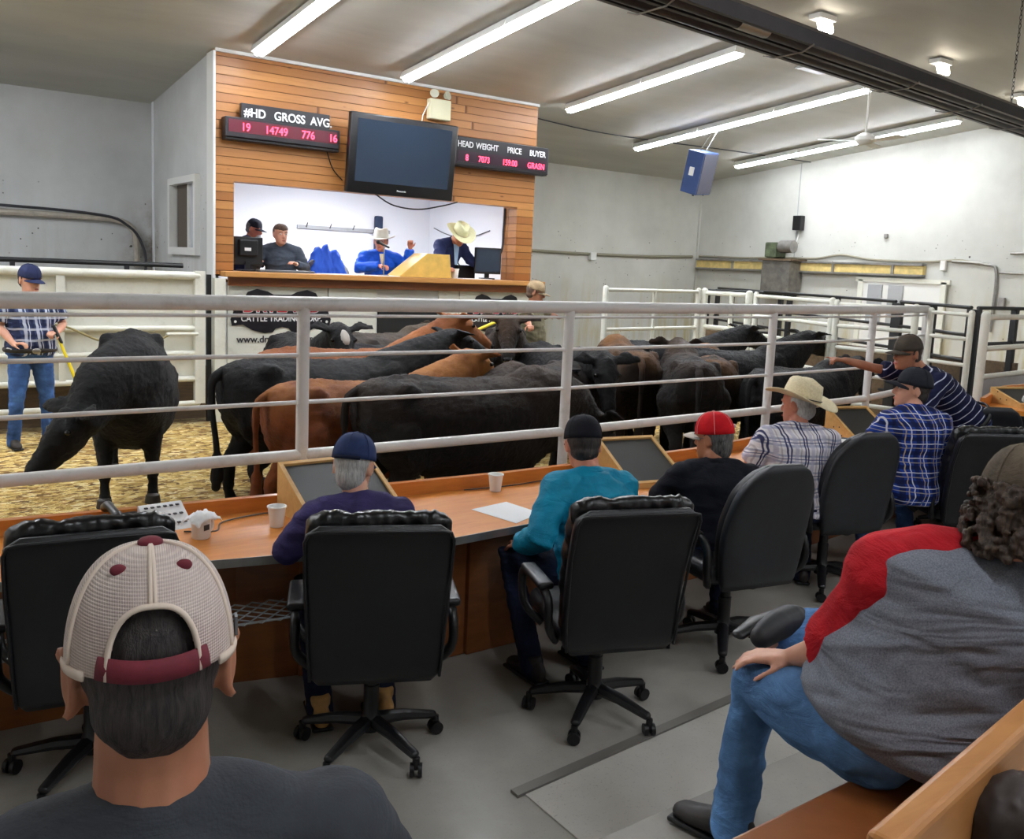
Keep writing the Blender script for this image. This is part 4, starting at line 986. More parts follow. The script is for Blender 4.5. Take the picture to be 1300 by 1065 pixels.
# pose: poll point, muzzle direction, neck mid
POSES = {
 'up':    dict(poll=(1.12, 0.0, 1.38), d=(0.72, 0.0, -0.69)),
 'fwd':   dict(poll=(1.18, 0.0, 1.36), d=(0.93, 0.0, -0.36)),
 'high':  dict(poll=(1.10, 0.0, 1.45), d=(0.88, 0.0, -0.47)),
 'mid':   dict(poll=(1.05, 0.0, 1.36), d=(0.80, 0.10, -0.58)),
 'level': dict(poll=(1.22, 0.0, 1.20), d=(0.45, 0.0, -0.89)),
 'side':  dict(poll=(1.12, -0.18, 1.32), d=(0.45, -0.62, -0.64)),
 'down':  dict(poll=(1.22, 0.0, 0.82), d=(0.60, 0.0, -0.80)),
 'downside': dict(poll=(1.12, -0.30, 0.78), d=(0.35, -0.55, -0.76)),
}
def ringat(c, u, w, a, b, n=18):
    return [Vector(c)+u*(math.cos(2*PI*i/n)*a)+w*(math.sin(2*PI*i/n)*b) for i in range(n)]
def cow_body(pose, seed):
    P = POSES[pose]; rnd = random.Random(seed)
    m = MB()
    X = Vector((1,0,0)); Yv = Vector((0,1,0)); Z = Vector((0,0,1))
    T = [(-0.90, 1.00, .12, .13), (-0.86, .98, .21, .21), (-0.74, .94, .275, .29), (-0.58, .895, .305, .34), (-0.35, .84, .315, .375), (-0.1, .795, .355, .415),
         (0.12, .785, .36, .42), (0.34, .80, .325, .41), (0.5, .83, .285, .40), (0.64, .87, .25, .35), (0.76, .91, .19, .28), (0.83, .94, .11, .17)]
    rs = []
    for x, z, a, b in T:
        ring = []
        for i in range(22):
            t = 2*PI*i/22; c_, s_ = math.cos(t), math.sin(t)
            yy = a*math.copysign(abs(c_)**0.85, c_); zz = b*math.copysign(abs(s_)**0.88, s_)
            if s_ > 0: yy *= 1-0.14*s_*s_
            ring.append(Vector((x, yy, z+zz)))
        rs.append(ring)
    m.rings(rs)
    # hip bones, spine ridge, shoulder
    for s_ in (-1, 1):
        m.ell((-0.58, s_*0.19, 1.13), (.10, .07, .09)); m.ell((-0.84, s_*0.10, 1.07), (.07, .05, .07))
        m.ell((0.50, s_*0.17, .92), (.17, .12, .28)); m.ell((-0.62, s_*0.17, .82), (.22, .13, .28))
    m.tube([(-0.88, 0, 1.14), (-0.6, 0, 1.20), (-0.1, 0, 1.16), (0.3, 0, 1.16), (0.55, 0, 1.20), (0.7, 0, 1.16)], [.05, .06, .06, .06, .08, .07], 10, True)
    # neck
    poll = Vector(P['poll']); d = Vector(P['d']).normalized(); side = d.cross(Z).normalized(); upv = side.cross(d)
    base = Vector((0.60, 0, 0.98)); mid = (base+poll)/2 + Vector((0.02, 0, 0.0 if poll.z > 1 else 0.06))
    m.tube(spline([base, mid, poll-d*0.02-upv*0.05], 5), [.26, .25, .24, .225, .21, .19, .175, .16, .145, .135, .125], 16, True, ry=[.33, .32, .30, .28, .26, .24, .215, .19, .17, .15, .14], ref=(0, 1, 0))
    m.tube([(0.66, 0, .74), (0.80, 0, .86), base.lerp(poll, 0.6)-Vector((0,0,.14))], [.09, .10, .06], 10, True)
    # head
    H = [(-0.05, .075, .07, 0), (0.0, .105, .10, 0), (0.07, .118, .125, -.01), (0.15, .112, .13, -.02), (0.24, .088, .115, -.02), (0.33, .070, .092, -.018), (0.41, .070, .080, -.018), (0.46, .072, .072, -.02), (0.495, .055, .05, -.022)]
    m.rings([ringat(poll+d*x+upv*o, side, upv, a, b) for x, a, b, o in H])
    m.ell(poll+upv*0.05, (.07, .07, .05)); m.tube([poll+d*0.10-upv*0.12, poll+d*0.33-upv*0.09], [.055, .035], 8, True)
    for s_ in (-1, 1):
        m.ell(poll+d*0.125+side*(s_*0.10)+upv*0.045, (.035, .035, .035))
        e0 = poll+side*(s_*0.09)+upv*0.02-d*0.01; e1 = e0+side*(s_*0.12)-d*0.03+upv*0.05; e2 = e0+side*(s_*0.25)+d*0.00+upv*0.05
        m.tube([e0, e1, e2], [.038, .085, .030], 12, True, ry=[.026, .022, .014], ref=d)
    # legs
    for s_ in (-1, 1):
        o = rnd.uniform(-.10, .10)
        m.tube([(0.46, s_*.17, .80), (0.47+o*.3, s_*.175, .60), (0.48+o*.6, s_*.165, .38), (0.48+o*.8, s_*.165, .34), (0.47+o, s_*.165, .15), (0.50+o, s_*.165, .05)], [.12, .085, .058, .056, .040, .050], 12, True)
        o = rnd.uniform(-.12, .10)
        m.tube([(-0.62, s_*.18, .82), (-0.56+o*.3, s_*.19, .62), (-0.68+o*.6, s_*.17, .46), (-0.74+o*.7, s_*.165, .40), (-0.71+o, s_*.165, .16), (-0.67+o, s_*.165, .05)], [.17, .125, .075, .058, .044, .052], 12, True, ry=[.20, .15, .085, .07, .044, .052])
    return m, poll, d, side, upv
_bodies = {}
def make_cow(pose, col, seed, s_=1.0, tagc=None, whiteface=False, swish=0.0, kind_hair=1.0):
    root = empty('cow', (0,0,0))
    key = (pose, seed % 3)
    m, poll, d, side, upv = cow_body(pose, seed % 3)
    if key not in _bodies:
        def dsp(c):
            return 0.012*noise.noise(c*6)+0.007*noise.noise(Vector((c.x*22, c.y*22, c.z*30)))+0.006*noise.noise(c*55)
        o = fuse(m, 'body', COAT[col], root, 0.020, 7, dsp, 0.6); _bodies[key] = o.data
    else:
        o = bpy.data.objects.new('body', _bodies[key]); C.objects.link(o); o.parent = root
        o.material_slots[0].link = 'OBJECT'; o.material_slots[0].material = COAT[col]
    tl = MB().tube(spline([(-0.88, 0, 1.14), (-0.97, swish*.2, 1.06), (-0.98, swish*.5, 0.85), (-0.97, swish, 0.60), (-0.97, swish*1.2, 0.42), (-0.98, swish*1.2, 0.28)], 4), [.040]*4+[.030]*4+[.022]*4+[.024]*2+[.045]*3+[.05]*2+[.035]*2, 8, True).build('tail', COAT[col if col != 'grey' else 'black'], root, smooth='all')
    ft = [(1, s2) for s2 in (-1, 1)]+[(-1, s2) for s2 in (-1, 1)]
    rnd = random.Random(seed % 3); o1 = []
    for s2 in (-1, 1):
        a = rnd.uniform(-.10, .10); b_ = rnd.uniform(-.12, .10); o1 += [(0.515+a, s2*.165), (-0.655+b_, s2*.165)]
    for x, y in o1:
        MB().lathe([(0, 0), (0.058, 0), (0.050, 0.06), (0.03, 0.075), (0, 0.075)], 12, (x, y, 0)).build('hoof', M['hoof'], root, smooth=True)
    for s2 in (-1, 1):
        MB().ell(poll+d*0.135+side*(s2*0.118)+upv*0.045, (.020, .020, .020)).build('eye', M['eye'], root, smooth=True)
    z_ = MB().ell(poll+d*0.478-upv*0.012, (.045, .056, .05), Matrix((side, upv, d)).transposed() @ Matrix.Rotation(PI/2, 3, 'Z')).build('muzzle', M['muzzle'], root, smooth=True)
    for s2 in (-1, 1): MB().ell(poll+d*0.515+side*(s2*0.028)+upv*0.004, (.012, .012, .012)).build('nostril', M['eye'], z_, smooth=True)
    if whiteface:
        MB().ell(poll+d*0.13+upv*0.080, (.11, .05, .045), Matrix((d, side, upv)).transposed()).build('blaze', M['white_hair'], root, smooth=True)
        MB().ell(poll+d*0.44-upv*0.005, (.05, .066, .060), Matrix((d, side, upv)).transposed()).build('blaze', M['white_hair'], root, smooth=True)
    if tagc:
        R = Matrix((side, upv, d)).transposed()
        tg = MB().rbox(poll+side*(tagc[1]*0.27)-upv*0.07+d*0.055, (0.085, 0.105, 0.006) if len(tagc) > 2 else (0.045, 0.055, 0.006), 0.002, R).build('ear_tag', tagc[0], root)
        if len(tagc) > 2:
            t_ = text(tagc[2], 'number', M['letter_dark'] if tagc[0] != M['letter_dark'] else M['sign_white'], tg, (0, 0, 0), 0.08, align='CENTER')
            t_.matrix_local = Matrix.Translation(poll+side*(tagc[1]*0.27)-upv*0.095+d*0.062) @ Matrix((side*-1, upv, d*1)).transposed().to_4x4() if False else Matrix.Translation(poll+side*(tagc[1]*0.27)-upv*0.10+d*0.064) @ R.to_4x4()
    return root
COWS = [
 (1.75, 8.10, 256, 1.08, 'downside', 'black', {}, 'black cow with lowered head standing alone at the left of the ring'),
 (3.06, 6.92, 2, 1.02, 'fwd', 'black', dict(swish=-0.12), 'black cow with hanging tail at the left end of the crowded herd'),
 (3.55, 7.56, 2, 1.03, 'high', 'red', {}, 'large red cow with raised head turned to the right'),
 (3.10, 6.26, 4, 0.94, 'mid', 'gold', {}, 'golden red cow between the black cows, its ears just showing'),
 (3.66, 5.72, -4, 1.00, 'down', 'blackbrown', {}, 'shaggy black cow nearest the railing behind the navy cap'),
 (3.78, 9.20, -95, 0.98, 'up', 'black', dict(whiteface=True), 'black cow with white face in front of the left company logo'),
 (5.15, 10.15, 12, 0.96, 'level', 'grey', {}, 'dark grey cow just right of the white-faced one, back near the booth'),
 (4.75, 9.15, 30, 1.02, 'level', 'grey', {}, 'grey-brown cow standing in front of the black booth door'),
 (4.45, 8.40, 8, 0.98, 'level', 'black', {}, 'black cow whose back shows just behind the large red cow'),
 (6.30, 9.00, 236, 1.05, 'up', 'blackbrown', {}, 'curly black cow facing the camera below the olive-shirted man'),
 (4.98, 6.50, 205, 0.97, 'down', 'blackbrown', {}, 'dark brown cow left of the second railing post, rump to the right'),
 (5.95, 7.50, 252, 1.00, 'level', 'black', dict(tagc=(M['sign_black'], 1, '37')), 'black cow looking at the camera with ear tag 37'),
 (6.90, 7.50, 58, 1.02, 'down', 'browntop', {}, 'black cow with brown furry back right of the ear tag 37'),
 (7.05, 6.66, 50, 1.00, 'level', 'blackbrown', {}, 'dark cow showing its rump over the man in the red cap'),
 (7.62, 6.88, 47, 0.98, 'down', 'browntop', {}, 'brown-tinged cow left of the third railing post'),
 (8.05, 7.92, -8, 1.00, 'fwd', 'black', {}, 'black cow at the back behind the brown-tinged ones'),
 (7.95, 5.88, 4, 0.94, 'level', 'black', {}, 'black cow with drooping muzzle pointing to the right corner'),
 (8.15, 6.98, -6, 1.00, 'fwd', 'black', dict(tagc=(M['yellow_tape'], -1)), 'black cow with yellow ear tag below the pointing hand'),
]
for i, (x, y, h, s_, pose, col, ex, lb) in enumerate(COWS):
    r = make_cow(pose, col, i, s_, **ex)
    r.location = (x, y, 0.1); r.rotation_euler = (0, 0, math.radians(h)); r.scale = (s_, s_, s_*0.99)
    tag(r, lb, 'cow', 'cattle in the ring')
# ------------------------------------------------------------------ people
def skin(name, c, c2):
    t = NT(name, c, 0.5)
    t.base(t.ramp(t.noise(t.coord(), 14, 4), [(0.3, c), (0.7, c2)])); t.b.inputs['Subsurface Weight'].default_value = 0.06
    t.b.inputs['Subsurface Scale'].default_value = 0.01
    t.bump(t.noise(t.coord(), 120, 3), 0.08, 0.003); return t.m
M['skin'] = skin('skin_light', (204,146,120), (214,160,136)); M['skin_red'] = skin('skin_ruddy', (186,116,92), (202,134,110))
M['skin_tan'] = skin('skin_tanned', (168,110,82), (182,124,96))
M['lips'] = plain('lips', (160,84,76), 0.5); M['eye_white'] = plain('eye_white', (225,220,214), 0.2)
def hair_m(name, a, b):
    t = NT(name, a, 0.6); n = t.noise(t.coord((1, 1, 0.12)), 130, 4, 0.7, 0.4)
    t.base(t.ramp(n, [(0.35, a), (0.65, b)])); t.bump(n, 0.6, 0.006); return t.m
M['hair_dark'] = hair_m('dark_hair', (30,25,24), (56,48,46)); M['hair_grey'] = hair_m('grey_hair', (150,148,146), (205,203,200))
M['hair_brown'] = hair_m('brown_hair', (62,44,34), (104,78,60)); M['hair_curly'] = hair_m('curly_brown_hair', (34,25,19), (78,58,43))
M['hair_salt'] = hair_m('greying_dark_hair', (52,50,50), (110,108,106))
def cloth(name, c, rough=0.8, var=0.1, weave=260, wr=0.35):
    t = NT(name, c, rough, spec=0.2)
    n = t.noise(t.coord(), 9, 5, 0.6, 0.8)
    t.base(t.ramp(n, [(0.3, tuple(int(k*(1-var)) for k in c)), (0.7, tuple(min(255, int(k*(1+var))) for k in c))]))
    f = t.noise(t.coord((1, 1, 1.8)), 7, 4, 0.55, 1.2)
    t.bump(t.math('ADD', f, t.math('MULTIPLY', t.noise(t.coord(), weave, 2), 0.08)), wr, 0.03); return t.m
def plaid(name, ground, lines, freq=9.0, rough=0.8):
    """lines: list of (axis 0/2, offset, half width, colour, opacity)"""
    t = NT(name, ground, rough, spec=0.2)
    dn = t.n('ShaderNodeTexNoise'); dn.inputs['Scale'].default_value = 4; t.l(t.coord(), dn.inputs['Vector'])
    sv = t.n('ShaderNodeVectorMath'); sv.operation = 'SCALE'; sv.inputs[3].default_value = 0.05; t.l(dn.outputs['Color'], sv.inputs[0])
    ad = t.n('ShaderNodeVectorMath'); ad.operation = 'ADD'; t.l(t.coord(), ad.inputs[0]); t.l(sv.outputs[0], ad.inputs[1])
    s_ = t.sep(ad.outputs[0]); ax = {0: t.math('ADD', s_[0], t.math('MULTIPLY', s_[1], 0.55)), 2: s_[2]}
    c = None
    for a, off, hw, col, op in lines:
        fr = t.math('FRACT', t.math('ADD', t.math('MULTIPLY', ax[a], freq), off))
        d = t.math('ABSOLUTE', t.math('SUBTRACT', fr, 0.5))
        mk = t.math('MULTIPLY', t.mask(d, hw+0.02, hw), op)
        c = t.mix(mk, c if c is not None else ground, col)
    t.base(c); f = t.noise(t.coord((1, 1, 1.8)), 7, 4, 0.55, 1.2); t.bump(f, 0.35, 0.03); return t.m
def jeans(name, c):
    t = NT(name, c, 0.85, spec=0.15)
    n = t.noise(t.coord(), 6, 5, 0.6); l = tuple(min(255, int(k*1.35)) for k in c); d = tuple(int(k*0.7) for k in c)
    c1 = t.ramp(n, [(0.3, d), (0.55, c), (0.75, l)])
    t.base(c1); w = t.noise(t.coord((1, 1, 2.2)), 9, 4, 0.6, 1.0); t.bump(t.math('ADD', w, t.math('MULTIPLY', t.noise(t.coord(), 300, 2), 0.1)), 0.5, 0.02); return t.m
M['jeans'] = jeans('blue_denim', (58,84,128)); M['jeans_dark'] = jeans('dark_denim', (30,36,58)); M['jeans_light'] = jeans('faded_blue_denim', (74,112,160))
M['boot_tan'] = plain('tan_boot_leather', (176,134,78), 0.7, var=0.15, vs=12); M['shoe_dark'] = plain('dark_shoe', (40,34,32), 0.6)
M['straw'] = NT('straw_hat_weave', (222,208,172), 0.75).m
def straw(name, a, b):
    t = NT(name, a, 0.75); n = t.noise(t.coord(), 90, 3, 0.7); t.base(t.ramp(n, [(0.3, b), (0.7, a)])); t.bump(n, 0.2, 0.003); return t.m
M['straw'] = straw('straw_hat_weave', (232,220,188), (206,190,150)); M['felt'] = plain('white_felt_hat', (236,234,224), 0.8)

def V(*a): return Vector(a)
def rot_euler(p, r, y): return Matrix.Rotation(y, 3, 'Z') @ Matrix.Rotation(p, 3, 'X') @ Matrix.Rotation(r, 3, 'Y')
# head in its own frame: centre between the ears, face towards +Y
HEAD = [(-.118, .070, .020, .018), (-.108, .088, -.010, .036), (-.085, .093, -.040, .052), (-.058, .092, -.070, .060), (-.030, .090, -.086, .067), (0, .083, -.094, .072),
        (.030, .090, -.098, .075), (.058, .086, -.096, .074), (.083, .070, -.084, .065), (.102, .044, -.058, .046), (.114, .012, -.026, .020)]
def head_into(m, H, ear=1.0, jaw=1.0):
    """H = 4x4 head matrix"""
    rs = []
    for z, yf, yb, w in HEAD:
        ring = []; yc_, yr = (yf+yb)/2, (yf-yb)/2
        for i in range(20):
            t = 2*PI*i/20; c_, s_ = math.cos(t), math.sin(t)
            e = 0.82 if s_ > 0 else 0.95
            ww = w*(jaw if z < -.03 else 1)
            ring.append(H @ V(ww*math.copysign(abs(c_)**e, c_), yc_+yr*math.copysign(abs(s_)**e, s_), z))
        rs.append(ring)
    m.rings(rs)
    m.tube([H @ V(0, .083, .012), H @ V(0, .100, -.012), H @ V(0, .108, -.030)], [.010, .013, .016], 8, True)
    for s_ in (-1, 1): m.ell(H @ V(s_*.012, .096, -.036), (.010, .010, .008)); m.ell(H @ V(s_*.030, .078, .022), (.026, .014, .010), H.to_3x3())
    m.ell(H @ V(0, .090, -.064), (.026, .010, .006), H.to_3x3()); m.ell(H @ V(0, .089, -.074), (.022, .010, .007), H.to_3x3()); m.ell(H @ V(0, .082, -.104), (.022, .014, .014), H.to_3x3())
    for s_ in (-1, 1):
        R = H.to_3x3() @ Matrix.Rotation(s_*math.radians(-24), 3, 'Z') @ Matrix.Rotation(math.radians(-10), 3, 'X')
        c0 = H @ V(s_*(.078+.008*(ear-1)*2), -.012, -.008-.012*(ear-1)*2)
        m.ell(c0, (.008*ear, .018*ear, .031*ear), R)
        pts = [c0+R @ V(s_*.006*ear, .018*ear*math.cos(a)*(-1), .030*ear*math.sin(a)) for a in [math.radians(k) for k in range(-90, 150, 24)]]
        m.tube(pts, .0052*ear, 6, True)
def face_bits(root, H, hairmat, brows=True, lips=True):
    for s_ in (-1, 1):
        ew = MB().ell(H @ V(s_*.031, .0795, .004), (.0125, .0105, .0085), H.to_3x3()).build('eye', M['eye_white'], root, smooth=True)
        MB().ell(H @ V(s_*.031, .0885, .004), (.0052, .003, .0052), H.to_3x3()).build('iris', M['eye'], ew, smooth=True)
    if brows:
        for s_ in (-1, 1): MB().tube([H @ V(s_*.014, .094, .024), H @ V(s_*.032, .092, .029), H @ V(s_*.050, .082, .024)], .004, 6, True).build('eyebrow', hairmat, root)
    if lips: MB().ell(H @ V(0, .0985, -.069), (.021, .004, .0075), H.to_3x3()).build('lips', M['lips'], root, smooth=True)
def hand_into(m, w, d, n, side, curl=0.5, s_=1.0, spread=0.15, point=False):
    """w wrist, d direction of fingers, n palm normal (palm faces n); side=+1 thumb towards d x n"""
    d = d.normalized(); n = (n-d*n.dot(d)).normalized(); u = d.cross(n)*side      # u towards the thumb
    def P(a, b, c_): return w+d*(a*s_)+u*(b*s_)+n*(c_*s_)
    for b_, r in ((-.030, .012), (-.012, .014), (.008, .014), (.026, .013)):
        m.tube([P(.0, b_*0.6, 0), P(.045, b_*.95, 0), P(.088, b_, 0)], [.015*s_, .015*s_, .0125*s_], 8, True)
    m.ell(P(.03, .022, .010), (.018*s_, .018*s_, .018*s_))
    for k, (b_, L) in enumerate(((-.032, .058), (-.0115, .072), (.0095, .078), (.030, .070))):
        cu = curl
        if point and k == 3: cu = 0.05
        if point and k != 3: cu = max(curl, 0.9)
        p = P(.088, b_, 0); dr = (d+u*((k-1.5)*spread*0.35)).normalized(); pts = [p]; a = 0
        for j, f in enumerate((0.44, 0.32, 0.24)):
            a += cu*(0.75, 0.95, 0.6)[j]; dd = dr*math.cos(a)+n*math.sin(a); p = p+dd*(L*f*s_); pts.append(p)
        m.tube(pts, [.0093*s_, .0088*s_, .0080*s_, .0068*s_], 8, True)
    p = P(.018, .034, .010); t1 = (d*0.70+u*0.62+n*0.25).normalized(); t2 = (d*0.9+u*0.15+n*(0.3+curl*0.4)).normalized()
    m.tube([p, p+t1*(.036*s_), p+t1*(.036*s_)+t2*(.030*s_), p+t1*(.036*s_)+t2*(.052*s_)], [.0135*s_, .011*s_, .010*s_, .008*s_], 8, True)
def arm_pts(sh, el, wr): return [sh, sh.lerp(el, .5), el, el.lerp(wr, .35), wr]
class Person:
    def __init__(s, loc, yaw, label, pelvis, neck, head, hrot=(0, 0, 0), sh=None, el=None, wr=None, hip=None, knee=None, ankle=None, toe=None, hd=None, hn=None, curl=(0.5, 0.5), point=None,
                 g=1.0, belly=0.0, skinm='skin', vox=0.009, size=1.0, group=None, spine_x=None, jaw=1.0, hs=1.13, ear=1.0):
        s.root = empty('person', loc, yaw, label, 'person', group); s.g = g; s.belly = belly
        if size != 1.0: s.root.scale = (size,)*3
        s.pel, s.neck = V(*pelvis), V(*neck); s.H = Matrix.Translation(V(*head)) @ rot_euler(*hrot).to_4x4() @ Matrix.Scale(hs, 4)
        ax = (s.neck-s.pel).normalized(); s.ax = ax
        s.right = V(*spine_x) if spine_x else V(1, 0, 0); s.right = (s.right-ax*s.right.dot(ax)).normalized(); s.fw = ax.cross(s.right)*1.0
        if s.fw.y < 0 and not spine_x: s.fw = -s.fw
        T = (s.neck-s.pel).length; s.T = T
        mid = s.pel+ax*(T*0.86)
        s.sh = [V(*p) for p in sh] if sh else [mid-s.right*(.185*g**.6), mid+s.right*(.185*g**.6)]
        s.el = [V(*p) for p in el]; s.wr = [V(*p) for p in wr]
        s.hip = [V(*p) for p in hip] if hip else [s.pel-s.right*.09, s.pel+s.right*.09]
        s.knee = [V(*p) for p in knee]; s.ankle = [V(*p) for p in ankle]
        s.toe = [V(*p) for p in toe] if toe else [V(0, 1, -.1)]*2
        s.skinm = skinm
        m = MB(); s.torso(m, -0.012)
        hc = s.H.translation; nb = s.neck-ax*0.02
        m.tube([nb-ax*.05, nb.lerp(hc, .45), hc+s.H.to_3x3() @ V(0, -.02, -.04)], [.068*g**.4, .058*g**.5, .056*g**.4], 14, True)
        for k in (0, 1):
            m.tube(arm_pts(s.sh[k], s.el[k], s.wr[k]), [.046*g**.5, .044*g**.6, .036*g**.6, .038*g**.6, .026], 12, True)
            d = V(*hd[k]) if hd else (s.wr[k]-s.el[k]); n = V(*hn[k]) if hn else V(0, 0, -1)
            hand_into(m, s.wr[k], d, n, (1 if k == 0 else -1), curl[k], 1.0, point=(point == k))
            m.tube([s.hip[k], s.hip[k].lerp(s.knee[k], .5), s.knee[k], s.knee[k].lerp(s.ankle[k], .35), s.ankle[k]], [.075*g, .066*g**.8, .050, .048, .034], 12, True)
            m.tube([s.ankle[k]-V(0,0,.03), s.ankle[k]+s.toe[k].normalized()*.12-V(0,0,.045)], [.028, .020], 10, True)
        head_into(m, s.H, ear=ear, jaw=jaw)
        s.body = fuse(m, 'body', M[skinm], s.root, vox, 3, None, 0.45)
    def torso(s, m, e, t0=0.0, t1=1.0):
        g, T, ax, rt_, fw = s.g, s.T, s.ax, s.right, s.fw
        prof = [(-.13, .13, .10, 0), (-.06, .165, .12, 0), (.06, .172, .122, 0), (.24, .160, .115, .004), (.42, .158, .112, .006), (.60, .172, .118, .004), (.76, .182, .112, -.004), (.85, .176, .095, -.010), (.92, .135, .078, -.012), (1.0, .078, .058, -.008)]
        rs = []
        for t, a, b_, o in prof:
            if t < t0-1e-6 or t > t1+1e-6: continue
            k = g if t < .85 else g**.5
            bl = s.belly*math.exp(-((t-.22)/.26)**2)
            c_ = s.pel+ax*(T*t)+fw*(o+bl*0.6)
            rs.append([c_+rt_*((a*k+e+bl*.35)*math.copysign(abs(math.cos(2*PI*i/22))**.85, math.cos(2*PI*i/22)))+fw*((b_*k+e+bl*.6)*math.copysign(abs(math.sin(2*PI*i/22))**.9, math.sin(2*PI*i/22))) for i in range(22)])
        m.rings(rs)
        if t1 >= 1:
            for k in (0, 1):
                m.tube([s.pel+ax*(T*.97), s.pel.lerp(s.neck, .93).lerp(s.sh[k], .55)+ax*.02, s.sh[k]], [.062+e, .060+e, .058*g**.5+e], 12, True)
                m.tube([s.pel+ax*(T*.70)+(s.sh[k]-s.pel-ax*(T*.9))*.5, s.sh[k]-ax*.03], [.09*g**.5+e, .064*g**.5+e], 12, True)
    def shirt(s, mat, sleeve='long', hem=-.02, e=.012, vox=None, amp=.006, name='shirt', collar=None, seed=1.0, sleeve_mat=None, looser=1.0, scale=(6, 6, 13)):
        m = MB(); s.torso(m, e, hem-0.08)
        sl = MB() if sleeve_mat else m; g = s.g
        for k in (0, 1):
            S, E, W = s.sh[k], s.el[k], s.wr[k]
            if sleeve == 'long': pts = [S, S.lerp(E, .5), E, E.lerp(W, .5), E.lerp(W, .93)]; r = [.062, .058, .052, .046, .037]
            elif sleeve == 'short': pts = [S, S.lerp(E, .4), S.lerp(E, .78)]; r = [.064, .064, .062]
            elif sleeve == 'three': pts = [S, S.lerp(E, .5), E, E.lerp(W, .16)]; r = [.070, .068, .063, .062]
            r = [q*g**.5*looser+e*.4 for q in r]
            sl.tube(pts, r, 14)
            sl.ell(S, (r[0]*1.02,)*3)
            if sleeve_mat:
                c_ = s.pel.lerp(s.neck, .99); sl.tube([c_+(S-c_)*.12, c_.lerp(S, .55)+s.ax*.012, S], [.062+e, .082*g**.5+e, .086*g**.5+e], 14, True)
        v = vox or .011
        o = fuse(m, name, mat, s.root, v, 3, folds(amp, scale, seed))
        if sleeve_mat: fuse(sl, 'sleeve', sleeve_mat, s.root, v, 3, folds(amp, scale, seed+4))
        if collar:
            hc = s.H.translation; a = s.neck-s.ax*.015; up_ = (hc-a).normalized()
            rgs = []
            for hh, rr in ((0.0, .078), (.030, .074), (.042, .070)):
                rgs.append([a+up_*hh+s.right*(rr*g**.3*math.cos(2*PI*i/20))+up_.cross(s.right)*(rr*g**.3*math.sin(2*PI*i/20)) for i in range(20)])
            co = MB().rings(rgs, False).build('collar', collar, s.root, smooth='all'); sm_ = co.modifiers.new('s', 'SOLIDIFY'); sm_.thickness = .008
        return o
    def trousers(s, mat, e=.012, amp=.006, vox=.012, belt=None, t1=.12):
        m = MB(); s.torso(m, e-.002, -.2, t1)
        g = s.g
        for k in (0, 1):
            a = s.ankle[k]
            m.tube([s.hip[k], s.hip[k].lerp(s.knee[k], .5), s.knee[k], s.knee[k].lerp(a, .4), a-V(0,0,.025)], [.092*g, .082*g**.8, .066*g**.5, .062, .060], 14, True)
        o = fuse(m, 'trousers', mat, s.root, vox, 3, folds(amp, (8, 8, 15), 2.0))
        if belt:
            c_ = s.pel+s.ax*(s.T*.03)
            pts = [c_+s.right*((.176*g+e+s.belly*.3)*math.cos(2*PI*i/28))+s.fw*((.126*g+e+s.belly*.9)*math.sin(2*PI*i/28)) for i in range(29)]
            b_ = MB().tube(pts, .010, 8, ry=.022, ref=s.fw).build('belt', belt, s.root, smooth='all')
            MB().ell(c_+s.fw*(.126*g+e+s.belly*.9+.012), (.040, .008, .028), Matrix((s.right, s.fw, s.ax)).transposed()).build('buckle', M['chrome'], b_, smooth=True)
        return o
    def shoes(s, mat, size=1.0, ks=(0, 1)):
        for k in ks:
            a = s.ankle[k]; t = s.toe[k].copy(); t.z = 0; t.normalize(); r_ = t.cross(V(0,0,1)); b0 = a.z-.075
            rs = []
            for y, w, h, zz in ((-.075, .022, .03, .035), (-.055, .036, .05, .045), (0, .038, .052, .052), (.06, .043, .042, .042), (.12, .047, .032, .032), (.17, .038, .026, .027), (.195, .018, .016, .020)):
                rs.append([a.xy.to_3d()+V(0,0,b0+zz*1.1)+t*(y*size)+r_*(w*size*math.cos(2*PI*i/16))+V(0,0,h*size*math.sin(2*PI*i/16)) for i in range(16)])
            sh_ = MB().rings(rs); sh_.tube([a+V(0,0,-.03), a+V(0,0,.06)], [.046, .048], 14)
            so = fuse(sh_, 'shoe', mat, s.root, .010, 2)
            MB().rbox(a.xy.to_3d()+V(0,0,b0+.006)+t*.06, (.088*size, .27*size, .018), .008, Matrix.Rotation(math.atan2(-t.x, t.y), 3, 'Z')).build('sole', M['black_plastic'], so)
    def hair(s, mat, low=-.075, back=1.0, full=1.0, amp=.003, front=False):
        m = MB(); H = s.H; R = H.to_3x3()
        m.ell(H @ V(0, -.022, .026), (.080*full, .086*back, .094), R, 20, 14)
        m.ell(H @ V(0, -.040, -.030), (.066*full, .062*back, abs(low+.010)*1.0), R, 20, 12)
        if front: m.ell(H @ V(0, .012, .062), (.076, .082, .056), R, 20, 12)
        for q in (-1, 1): m.tube([H @ V(q*.076, -.002, .03), H @ V(q*.075, .004, -.008)], [.010, .005], 6, True)
        return fuse(m, 'hair', mat, s.root, .006, 2, lambda c: amp*noise.noise(Vector((c.x*60, c.y*60, c.z*18))))
    def cap(s, mat, brim_mat=None, brim=True, tilt=0.0, strap=None, button=True, scale=1.0, brim_dir=0.0, seam=None, logo=None, high=1.0):
        H = s.H @ Matrix.Rotation(tilt, 4, 'X') @ Matrix.Rotation(brim_dir, 4, 'Z') @ Matrix.Scale(scale, 4)
        rs = []
        for k in range(9):
            ph = k/8*PI/2*0.97; ring = []
            for i in range(32):
                t = 2*PI*i/32; c_, s_ = math.cos(t), math.sin(t)
                yr = .103 if s_ < 0 else .100
                q = math.cos(ph)**.72
                ring.append(H @ V(.083*c_*q, -.006+yr*s_*q, .026+.104*high*math.sin(ph)**1.0-.012*(1-q)*0))
            rs.append(ring)
